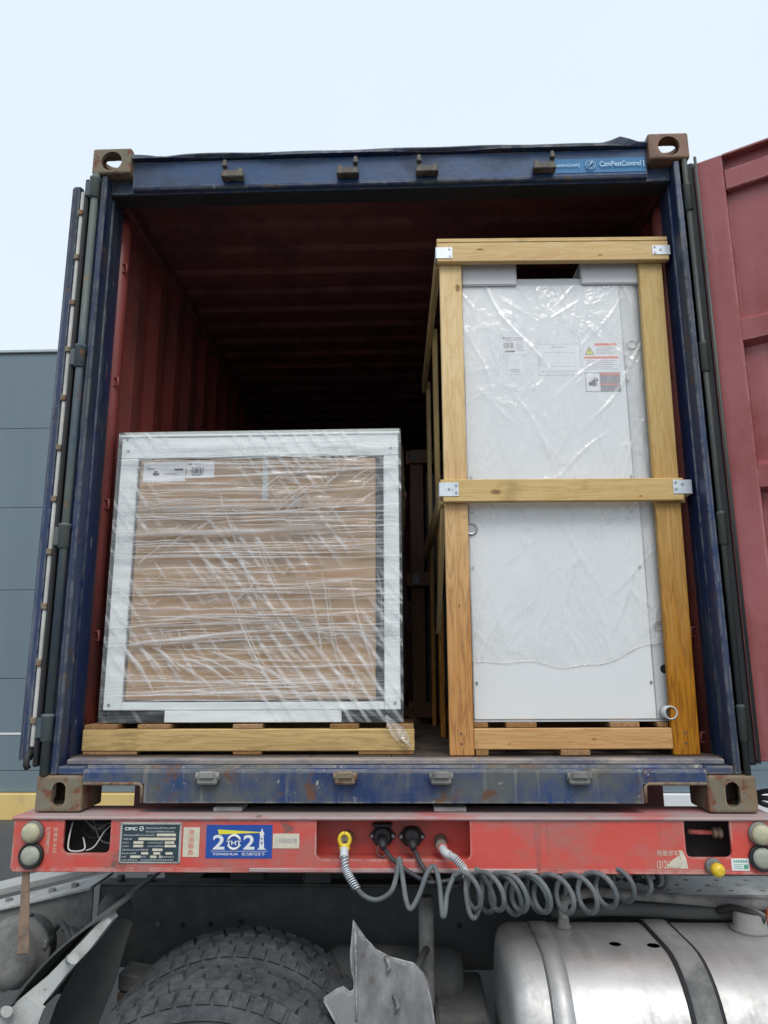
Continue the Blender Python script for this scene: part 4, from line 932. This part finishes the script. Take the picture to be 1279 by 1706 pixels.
def folds():
    m = MB(); rs = random.Random(21); y0 = CY-.0165; lay = m.bm.verts.layers.float.new('fold')
    def rib(P, w, op=1.0, h=.22):
        S = spline(P, 6) if len(P) < 12 else [Vector(p) for p in P]; k = len(S); up = []
        for i in range(k):
            a, b = S[max(i-1, 0)], S[min(i+1, k-1)]; t = (b-a); t.y = 0; t.normalize(); nn = Vector((-t.z, 0, t.x))
            e = math.sin(math.pi*i/(k-1))**.6; ww = w*(.35+.65*e)*(1+.25*math.sin(i*.45+P[0][0]*50))
            row = []
            for q, fo in ((1, 0), (.25, 1), (-.35, .55), (-1, 0)):
                v = m.bm.verts.new(S[i]+nn*ww*q+Vector((0, -ww*h*fo-.0003, 0))); v[lay] = fo*op*(.15+.85*e); row.append(v)
            up.append(row)
        for i in range(k-1):
            for j in range(3): f = m.bm.faces.new((up[i][j], up[i][j+1], up[i+1][j+1], up[i+1][j])); f.smooth = True
    # near-horizontal pulled strands
    for i in range(210):
        z = rs.uniform(.36, 1.385)
        if rs.random() < .55: z = rs.choice((1.33, 1.26, 1.17, 1.11, 1.07, .99, .93, .78, .62, .44, .38))+rs.gauss(0, .025)
        z = min(max(z, .33), 1.386)
        a = rs.uniform(CX0, -.25) if rs.random() < .6 else CX0-.004; b = min(CX1+.006, a+rs.uniform(.25, 1.15)); sl_ = rs.gauss(.004, .016)
        P = [(a+(b-a)*t/7, y0+rs.uniform(-.001, .001), z+sl_*(t/7-.5)+rs.gauss(0, .0016)) for t in range(8)]
        rib(P, rs.choice((.0012, .0016, .0022, .0030, .0042)), rs.uniform(.55, 1.1))
    # broad gathered bands
    for z0, z1, a, b, w, o in ((1.205, 1.245, -1.07, .03, .007, 1), (1.255, 1.240, -.7, .03, .004, .8), (.560, .615, -1.07, -.45, .010, 1), (.60, .64, -.6, .03, .004, .7), (.395, .385, -1.07, .03, .006, .9), (.985, 1.005, -1.07, -.2, .016, .5), (.80, .79, -1.06, .03, .003, .8), (.70, .70, -1.05, -.45, .005, .7), (.375, .37, -.5, .03, .009, .6)):
        rib([(a+(b-a)*t/8, y0-.001, z0+(z1-z0)*t/8+rs.gauss(0, .003)) for t in range(9)], w, o)
    def broken(P, w, op):
        # a pleat that starts, breaks and shifts like pulled film
        n = len(P)-1; f = 0
        S = spline(P, 8); k = len(S); i = rs.randint(0, 5)
        while i < k-5:
            ln = rs.randint(20, 44); seg = [S[q]+Vector((rs.gauss(0, .0006), 0, rs.gauss(0, .0006))) for q in range(i, min(k, i+ln), 4)]
            if len(seg) >= 3: rib([tuple(q) for q in seg], w*rs.uniform(.6, 1.2), op*rs.uniform(.5, 1))
            i += ln+rs.randint(-3, 5)
    # long diagonal pleats sweeping down to the right, roughly parallel
    for i in range(0, 19, 3):
        xs, zs = -.80+i*.041+rs.gauss(0, .010), 1.14-.011*i+rs.gauss(0, .03); xe, ze = -.42+i*.0225+rs.gauss(0, .006), .37+max(0, (i-12)*.02)
        q0 = rs.uniform(0, .38); q1 = min(1, q0+rs.uniform(.42, .75)); ph = i*.5+rs.uniform(0, .8)
        P = []
        for t in range(7):
            f = q0+(q1-q0)*t/6; P.append((min(-.035, xs+(xe-xs)*(f**.95)+.014*math.sin(f*6+ph)), y0-.0012, zs+(ze-zs)*(f**1.08)))
        rib(P, rs.uniform(.003, .006), rs.uniform(.5, .8))
        if rs.random() < .5: rib([(x+.012, y, z+.004) for x, y, z in P[1:6]], rs.uniform(.0014, .003), .7)
    # lower left sweep
    for i in range(0, 16, 2):
        xs = -1.03+i*.026+rs.gauss(0, .01); zs = .585-i*.006+rs.gauss(0, .02); xe = -.88+i*.042; ze = .365+rs.uniform(0, .03)
        f0 = rs.uniform(0, .3); f1 = rs.uniform(.6, 1)
        rib([(xs+(xe-xs)*f, y0, zs+(ze-zs)*(f**1.5)+.003*math.sin(f*12+i)) for f in (f0+(f1-f0)*t/6 for t in range(7))], rs.uniform(.004, .010), rs.uniform(.6, 1))
    # upper right crossing creases, mid-left fan
    for i in range(18):
        x = rs.uniform(-.45, -.04); z = rs.uniform(1.12, 1.30); d = rs.uniform(.04, .15)
        rib([(x-d, y0, z-d*.8), (x-d*.5, y0, z-d*.33), (x, y0, z+rs.uniform(-.01, .01))], rs.uniform(.002, .006), .7)
    for i in range(12):
        x = rs.uniform(-.98, -.55); z = rs.uniform(.62, 1.0); d = rs.uniform(.06, .16); a = rad(rs.choice((38, 42, -55, -70)))
        rib([(x, y0, z), (x+d*.4*math.cos(a), y0, z+d*.45*math.sin(a)), (x+d*math.cos(a), y0, z+d*math.sin(a))], rs.uniform(.002, .006), .65)
    # small random crinkles
    for i in range(120):
        x = rs.uniform(CX0+.06, -.06); z = rs.uniform(.38, 1.3); a = rs.gauss(-.6, .7); d = rs.uniform(.015, .07)
        rib([(x, y0, z), (x+d*.5*math.cos(a), y0, z+d*.5*math.sin(a)+rs.gauss(0, .005)), (x+d*math.cos(a), y0, z+d*math.sin(a))], rs.uniform(.0014, .0045), .6)
    for i in range(40):      # strands over the right post
        z = rs.uniform(.4, 1.36); rib([(-.05, y0, z), (.0, y0, z+rs.gauss(0, .003)), (.042, y0+.002, z+rs.gauss(0, .003))], .0014, .8)
    return m
part('film_pleat', folds(), 'fold', fl, 'gathered white pleats and strands of the film')['kind'] = 'stuff'
# loose tail of film hanging over the pallet's right end
m = MB(); V = []
for i in range(9):
    f = i/8; w = .008+.034*math.sin(math.pi*min(1, f*1.05))**1.1*(.4+f)
    cx = -.02+.085*f; cz = .305-.105*f
    V.append([m.bm.verts.new((cx+w*(k/6-.5)*1.3, .140-.012*math.sin(k*1.9+f*5)*f-.010*f, cz+w*(k/6-.5)*.5)) for k in range(7)])
for i in range(8):
    for k in range(6): m.bm.faces.new((V[i][k], V[i][k+1], V[i+1][k+1], V[i+1][k])).smooth = True
part('film_tail', m, 'tail', fl)
m = MB(); n = 14; V = []
for i in range(n+1):
    f = i/n; V.append([m.bm.verts.new((CX1+.008+q*.05*(1+.3*math.sin(f*9)), .17+.72*f, .315-q*.045+.006*math.sin(f*17+q*3))) for q in (0, .5, 1)])
for i in range(n):
    for k in range(2): m.bm.faces.new((V[i][k], V[i][k+1], V[i+1][k+1], V[i+1][k])).smooth = True
part('film_hem', m, 'tail', fl)

# ------------------------------------------------------------------ right: tall crated cabinet
CR = thing('crate_frame', 'tall open timber crate frame at the container mouth with metal corner plates', 'crate', (.66, .10, FZ), rotz=rad(1.3))
def post(x0b, x1b, x0t, x1t, y0, y1, z0, z1, mat='wood_damp', nm='post'):
    return part(nm, MB().hexa([(x0b, y0, z0), (x1b, y0, z0), (x1b, y1, z0), (x0b, y1, z0), (x0t, y0, z1), (x1t, y0, z1), (x1t, y1, z1), (x0t, y1, z1)], bev=.003), mat, CR)
post(.208, .295, .210, .300, .122, .150, FZ+.0005, 2.15); post(.999, 1.094, 1.024, 1.118, .122, .150, FZ+.0005, 2.15)
part('top_rail', B(.199, 1.139, .094, .1215, 2.086, 2.172, bev=.003), 'wood_x', CR); part('top_cap', B(.199, 1.137, .093, .1505, 2.1725, 2.190, bev=.002), 'wood_x', CR)
part('mid_rail', MB().hexa([(.204, .094, 1.087), (1.108, .094, 1.087), (1.108, .1215, 1.087), (.204, .1215, 1.087), (.192, .094, 1.174), (1.112, .094, 1.174), (1.112, .1215, 1.174), (.192, .1215, 1.174)], bev=.003), 'wood_x', CR)
part('low_rail', B(.2955, .9985, .118, .148, .190, .262, bev=.003), 'wood_orange', CR)
D = 1.45
for z0, z1 in ((2.09, 2.17), (1.09, 1.17)):
    for x in (.196, 1.112): part('side_rail', B(x, x+.024, .151, .10+D, z0, z1, bev=.003), 'wood_y', CR)
for y in (.82, .10+D-.04):
    for x in (.2205, 1.086): part('side_post', B(x, x+.024, y, y+.07, FZ+.0005, 2.15, bev=.003), 'wood_damp', CR)
part('diagonal_brace', MB().hexa([(.200, .62, .62), (.2195, .62, .62), (.2195, .70, .62), (.200, .70, .62), (.200, .17, 1.08), (.2195, .17, 1.08), (.2195, .25, 1.08), (.200, .25, 1.08)], bev=.002), 'wood_z', CR)
for x0, x1 in ((.30, .35), (.415, .525), (.790, .895), (.96, .998)): part('deck_board', B(x0, x1, .149, 1.5, .2625, .280, bev=.002), 'wood_brown', CR)
for x0, x1 in ((.30, .345), (.60, .705)): part('bottom_board', B(x0, x1, .119, 1.5, FZ+.001, .1895, bev=.002), 'wood_brown', CR)
for y in (.80, 1.45): part('bearer', B(.2955, .9985, y, y+.03, .190, .262, bev=.003), 'wood_orange', CR)
def bracket(x0, x1, z0, z1, holes, wrap):
    b = part('corner_plate', MB().box(x0, x1, .0915, .0935, z0, z1, bev=.0006).box(*((x0-.002, x0-.0002) if wrap < 0 else (x1+.0002, x1+.002)), .0915, .165, z0, z1), 'galv', CR)
    for x, z in holes: part('screw', MB().cyl((x, .0915, z), (x, .0895, z), .0052, n=10), 'steel', b)
bracket(.196, .262, 2.100, 2.150, ((.250, 2.142), (.252, 2.110)), -1); bracket(1.072, 1.142, 2.108, 2.150, ((1.082, 2.142), (1.082, 2.116), (1.105, 2.130)), 1)
bracket(.190, .262, 1.108, 1.162, ((.225, 1.135), (.252, 1.150), (.252, 1.122)), -1); bracket(1.070, 1.138, 1.112, 1.166, ((1.080, 1.155), (1.080, 1.130), (1.105, 1.148)), 1)
for x, z in ((.250, .245), (.250, .210), (1.045, .245), (1.045, .210)): part('nail', MB().cyl((x, .1225, z), (x, .1205, z), .004, n=8), 'chassis', CR)

MAT['knot'] = plain('pine_knot', (.23, .115, .04), .6, 0, .35, 60); MAT['knot_ring'] = plain('pine_knot_ring', (.44, .25, .075), .6, 0, .2, 60)
def knot(parent_name, x, y, z, r, k):
    par = [c for c in CR.children if c.name.split('.')[0] == parent_name][0]
    m = MB()
    for q, (rr, h) in enumerate(((1.0, .0003), (.62, .0006))):
        P = [(x+r*rr*k*math.cos(t*.449+q)*(1+.12*math.sin(t*2.1+q)), z+r*rr/k*math.sin(t*.449+q)*(1+.1*math.sin(t*1.7))) for t in range(14)]
        part('knot', MB().prism(P, 'y', y-h, y), 'knot_ring' if q == 0 else 'knot', par)
for a in (('mid_rail', .402, .0938, 1.124, .016, 1.5), ('mid_rail', .945, .0938, 1.105, .005, 1.2), ('mid_rail', .255, .0938, 1.155, .004, 1.1), ('top_rail', .375, .0938, 2.140, .009, 1.7), ('top_rail', .86, .0938, 2.11, .006, 1.6), ('low_rail', .72, .1178, .225, .008, 1.5), ('low_rail', .42, .1178, .21, .005, 1.3), ('post', .282, .1218, 1.985, .014, .75), ('post', .255, .1218, .70, .006, .7)): knot(*a)

tc = thing('equipment_cabinet', 'tall white equipment cabinet under a clear plastic bag inside the timber crate', 'cabinet', (.66, .10, .281), rotz=rad(1.3))
PY = .168
part('body', B(.302, 1.038, PY+.022, 1.42, .283, 2.055, bev=.006), 'grey_panel', tc, 'charcoal side panels')
fp = part('front_panel', B(.303, .966, PY, PY+.0215, .288, 1.120, bev=.004), 'white', tc, 'lower white panel')
fp2 = part('front_panel', B(.303, .950, PY, PY+.0215, 1.126, 2.050, bev=.004), 'white', tc, 'upper white panel')
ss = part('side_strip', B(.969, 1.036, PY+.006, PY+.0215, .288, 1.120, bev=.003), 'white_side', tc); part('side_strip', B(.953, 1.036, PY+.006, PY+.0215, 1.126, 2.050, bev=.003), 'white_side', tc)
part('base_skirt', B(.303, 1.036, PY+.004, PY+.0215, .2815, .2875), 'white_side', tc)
for x, z in ((.318, 1.20), (.940, 1.20), (.318, 1.06), (.930, 1.06), (.314, .845), (.946, .845), (.316, .42), (.955, .42), (.96, 1.60), (.96, 1.66)): part('screw', MB().cyl((x, PY, z), (x, PY-.004, z), .0055, n=10), 'steel', fp)
def gland(x, z, r, mat, y=PY+.006):
    g = part('cable_gland', MB().lathe((x, y, z), 'y', [(0, r*1.25), (-.008, r*1.25), (-.009, r), (-.004, r*.75)], 20), mat, tc)
    return g
gland(.985, 1.752, .016, 'steel'); gland(.312, .995, .020, 'steel', PY); gland(1.000, .626, .016, 'steel')
part('port_hole', MB().lathe((1.010, PY+.0058, .467), 'y', [(0, .0165), (-.0012, .0155)], 22), 'black', tc)
dp = part('drain_pipe', MB().lathe((1.000, PY+.006, .314), 'y', [(0, .024), (-.055, .024), (-.056, .0195), (-.010, .0195)], 24), 'white_side', tc); part('pipe_bore', MB().lathe((1.000, PY-.002, .314), 'y', [(0, .0193), (-.001, .0193)], 20), 'black', dp)
part('foam_block', B(.303, .530, .1515, .1665, 2.012, 2.128, bev=.006), 'foam', tc); part('foam_block', B(.795, 1.030, .1515, .1665, 2.014, 2.122, bev=.006), 'foam', tc)
part('foam_block', B(.303, .530, .168, .32, 2.057, 2.128, bev=.006), 'foam', tc); part('foam_block', B(.795, 1.030, .168, .32, 2.057, 2.122, bev=.006), 'foam', tc)
part('top_pad', B(.560, .760, .30, .5, 2.057, 2.085, bev=.005), 'black', tc)
# labels
def label(x0, x1, z0, z1, mat, lab): return part('label', B(x0, x1, PY-.0007, PY-.0001, z0, z1), mat, tc, lab)
q = PY-.0008
l = label(.454, .562, 1.712, 1.792, 'paper', 'white barcode label')
bars([(.466+i*.0052, .466+i*.0052+random.choice((.0018, .003, .0038)), 1.740, 1.765) for i in range(8)]+[(.462, .472, 1.781, 1.789), (.474, .494, 1.783, 1.787), (.470, .512, 1.723, 1.730)], q, 'ink', l, 'barcode')
bars([(.496, .545, 1.783, 1.786), (.466, .545, 1.774, 1.777)]+[(.516, .548-.006*(i % 2), 1.762-i*.008, 1.7645-i*.008) for i in range(5)], q, 'greyink', l)
l = label(.482, .540, 1.627, 1.7105, 'paper', 'small white label under the barcode label')
bars([(.490, .530-.005*(i % 2), 1.648-i*.006, 1.650-i*.006) for i in range(3)], q, 'greyink', l)
l = label(.603, .774, 1.623, 1.757, 'paper', 'pale wiring-diagram sheet')
bars([(.603, .774, 1.7555, 1.757), (.603, .774, 1.623, 1.6245), (.603, .6045, 1.623, 1.757), (.7725, .774, 1.623, 1.757), (.658, .716, 1.742, 1.746), (.606, .612, 1.66, 1.70), (.625, .75, 1.66, 1.661), (.625, .626, 1.66, 1.72), (.625, .75, 1.72, 1.721), (.75, .751, 1.66, 1.72), (.69, .691, 1.66, 1.72), (.61, .76, 1.640, 1.6415), (.61, .74, 1.634, 1.6355), (.616, .617, 1.66, 1.70), (.621, .6215, 1.66, 1.70)], q, 'faint', l)
l = label(.788, .926, 1.634, 1.760, 'paper', 'electrical warning label with orange bands')
bars([(.834, .922, 1.748, 1.758), (.789, .925, 1.692, 1.701)], q, 'orange', l)
part('warning_triangle', MB().prism([(.792, 1.709), (.831, 1.709), (.8115, 1.746)], 'y', q-.0003, q), 'ink', l); part('warning_triangle', MB().prism([(.7965, 1.7115), (.8265, 1.7115), (.8115, 1.740)], 'y', q-.0006, q-.0003), 's_yellow', l)
part('bolt_sign', MB().prism([(.812, 1.733), (.807, 1.723), (.811, 1.723), (.8085, 1.714), (.816, 1.726), (.8120, 1.726), (.8145, 1.733)], 'y', q-.0009, q-.0006), 'ink', l)
bars([(.838, .918-.01*(i % 3), 1.738-i*.0065, 1.7395-i*.0065) for i in range(5)]+[(.794, .920-.012*(i % 2), 1.682-i*.009, 1.6838-i*.009) for i in range(5)], q, 'greyink', l)
l = label(.789, .928, 1.552, 1.6305, 'paper', 'hand-injury label with a grey text field')
bars([(.846, .927, 1.553, 1.6295)], q, 'labelgrey', l); bars([(.850, .924, 1.620, 1.6285), (.850, .918, 1.578, 1.584)], q-.0005, 'orange', l)
m = MB(); 
for cx, cz, r in ((.822, 1.583, .013), (.808, 1.584, .010)):
    m.prism([(cx+(r if k % 2 else r*.72)*math.cos(2*math.pi*k/20), cz+(r if k % 2 else r*.72)*math.sin(2*math.pi*k/20)) for k in range(20)], 'y', q-.0004, q)
m.box(.812, .838, q-.0006, q-.0001, 1.594, 1.600).box(.822, .826, q-.0006, q-.0001, 1.598, 1.612).box(.830, .838, q-.0006, q-.0001, 1.602, 1.607)
part('pictogram', m, 'ink', l); bars([(.789, .928, 1.6295, 1.631), (.789, .928, 1.551, 1.5525), (.788, .7895, 1.551, 1.631)], q, 'ink', l)
# plastic bag hanging over the front
def bag():
    m = MB(); rs = random.Random(4); NU, NV = 150, 260
    cr = [(rs.uniform(.31, 1.03), rs.uniform(.55, 2.0), rs.choice((rad(-62), rad(-75), rad(55), rad(80), rad(20)))+rs.gauss(0, .25), rs.uniform(.004, .007), rs.uniform(.05, .25), rs.uniform(.001, .003)) for _ in range(60)]
    cr += [(.50, 1.85, rad(-58), .006, .30, .004), (.93, 1.60, rad(52), .007, .32, .004), (.97, 1.0, rad(80), .007, .22, .003), (.40, 1.55, rad(-75), .006, .45, .003), (.88, .75, rad(70), .008, .20, .0035), (.60, 1.35, rad(-62), .006, .3, .004), (.75, 1.28, rad(35), .005, .2, .004)]
    x0, x1 = .302, 1.030
    V = []
    for i in range(NU+1):
        u = i/NU; x = x0+(x1-x0)*u
        hem = .488+.010*math.sin(u*9)+.006*math.sin(u*23+1)+.085*max(0, (u-.62)/.38)**1.2
        row = []
        for j in range(NV+1):
            v = j/NV; z = hem+(2.012-hem)*v; y = PY-.005
            for cx, cz, a_, w, ln, h in cr:
                dx, dz = x-cx, z-cz
                if abs(dx) > ln+.03 or abs(dz) > ln+.03: continue
                al = dx*math.cos(a_)+dz*math.sin(a_); ac = -dx*math.sin(a_)+dz*math.cos(a_)+.015*math.sin(al*12+cx*30)
                if abs(al) < ln and abs(ac) < w*3: y -= h*max(0, 1-abs(ac)/(w*1.6))*(1-(al/ln)**2)
            y -= .0012*math.sin(x*31+z*5)*math.sin(z*9+1)
            row.append(m.bm.verts.new((x+.006*math.sin(z*13), min(y, PY-.0035), z)))
        V.append(row)
    for i in range(NU):
        for j in range(NV): m.bm.faces.new((V[i][j], V[i+1][j], V[i+1][j+1], V[i][j+1])).smooth = True
    hem_pts = [Vector(V[i][0].co) for i in range(0, NU+1, 2)]
    m.tube(hem_pts, .0009, 5)
    return m
part('plastic_bag', bag(), 'bag', tc, 'clear crinkled plastic bag')

# ------------------------------------------------------------------ deeper in the container: a shorter, dark-stained crate
C2 = thing('crate_frame', 'dark brown shorter crate frame deeper inside the container', 'crate', (.6, 1.72, FZ))
for x in (.085, 1.05):
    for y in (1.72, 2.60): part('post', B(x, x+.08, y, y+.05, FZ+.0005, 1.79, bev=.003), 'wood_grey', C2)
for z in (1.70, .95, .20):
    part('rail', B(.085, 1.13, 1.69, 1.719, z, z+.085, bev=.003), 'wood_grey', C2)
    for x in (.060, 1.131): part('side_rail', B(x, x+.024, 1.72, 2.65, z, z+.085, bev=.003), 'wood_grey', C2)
part('corner_plate', B(.090, .135, 1.687, 1.6895, .965, 1.015), 'dust', C2); part('corner_plate', B(.090, .135, 1.687, 1.6895, 1.715, 1.765), 'chassis', C2)
k2 = thing('equipment_cabinet', 'charcoal cabinet inside the dark crate deeper in the container', 'cabinet', (.6, 2.2, FZ+.08))
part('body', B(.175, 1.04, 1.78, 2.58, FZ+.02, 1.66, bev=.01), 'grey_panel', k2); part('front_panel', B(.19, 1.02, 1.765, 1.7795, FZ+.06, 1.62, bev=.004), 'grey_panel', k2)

for o in list(col.objects):
    if 'off' in o: del o['off']
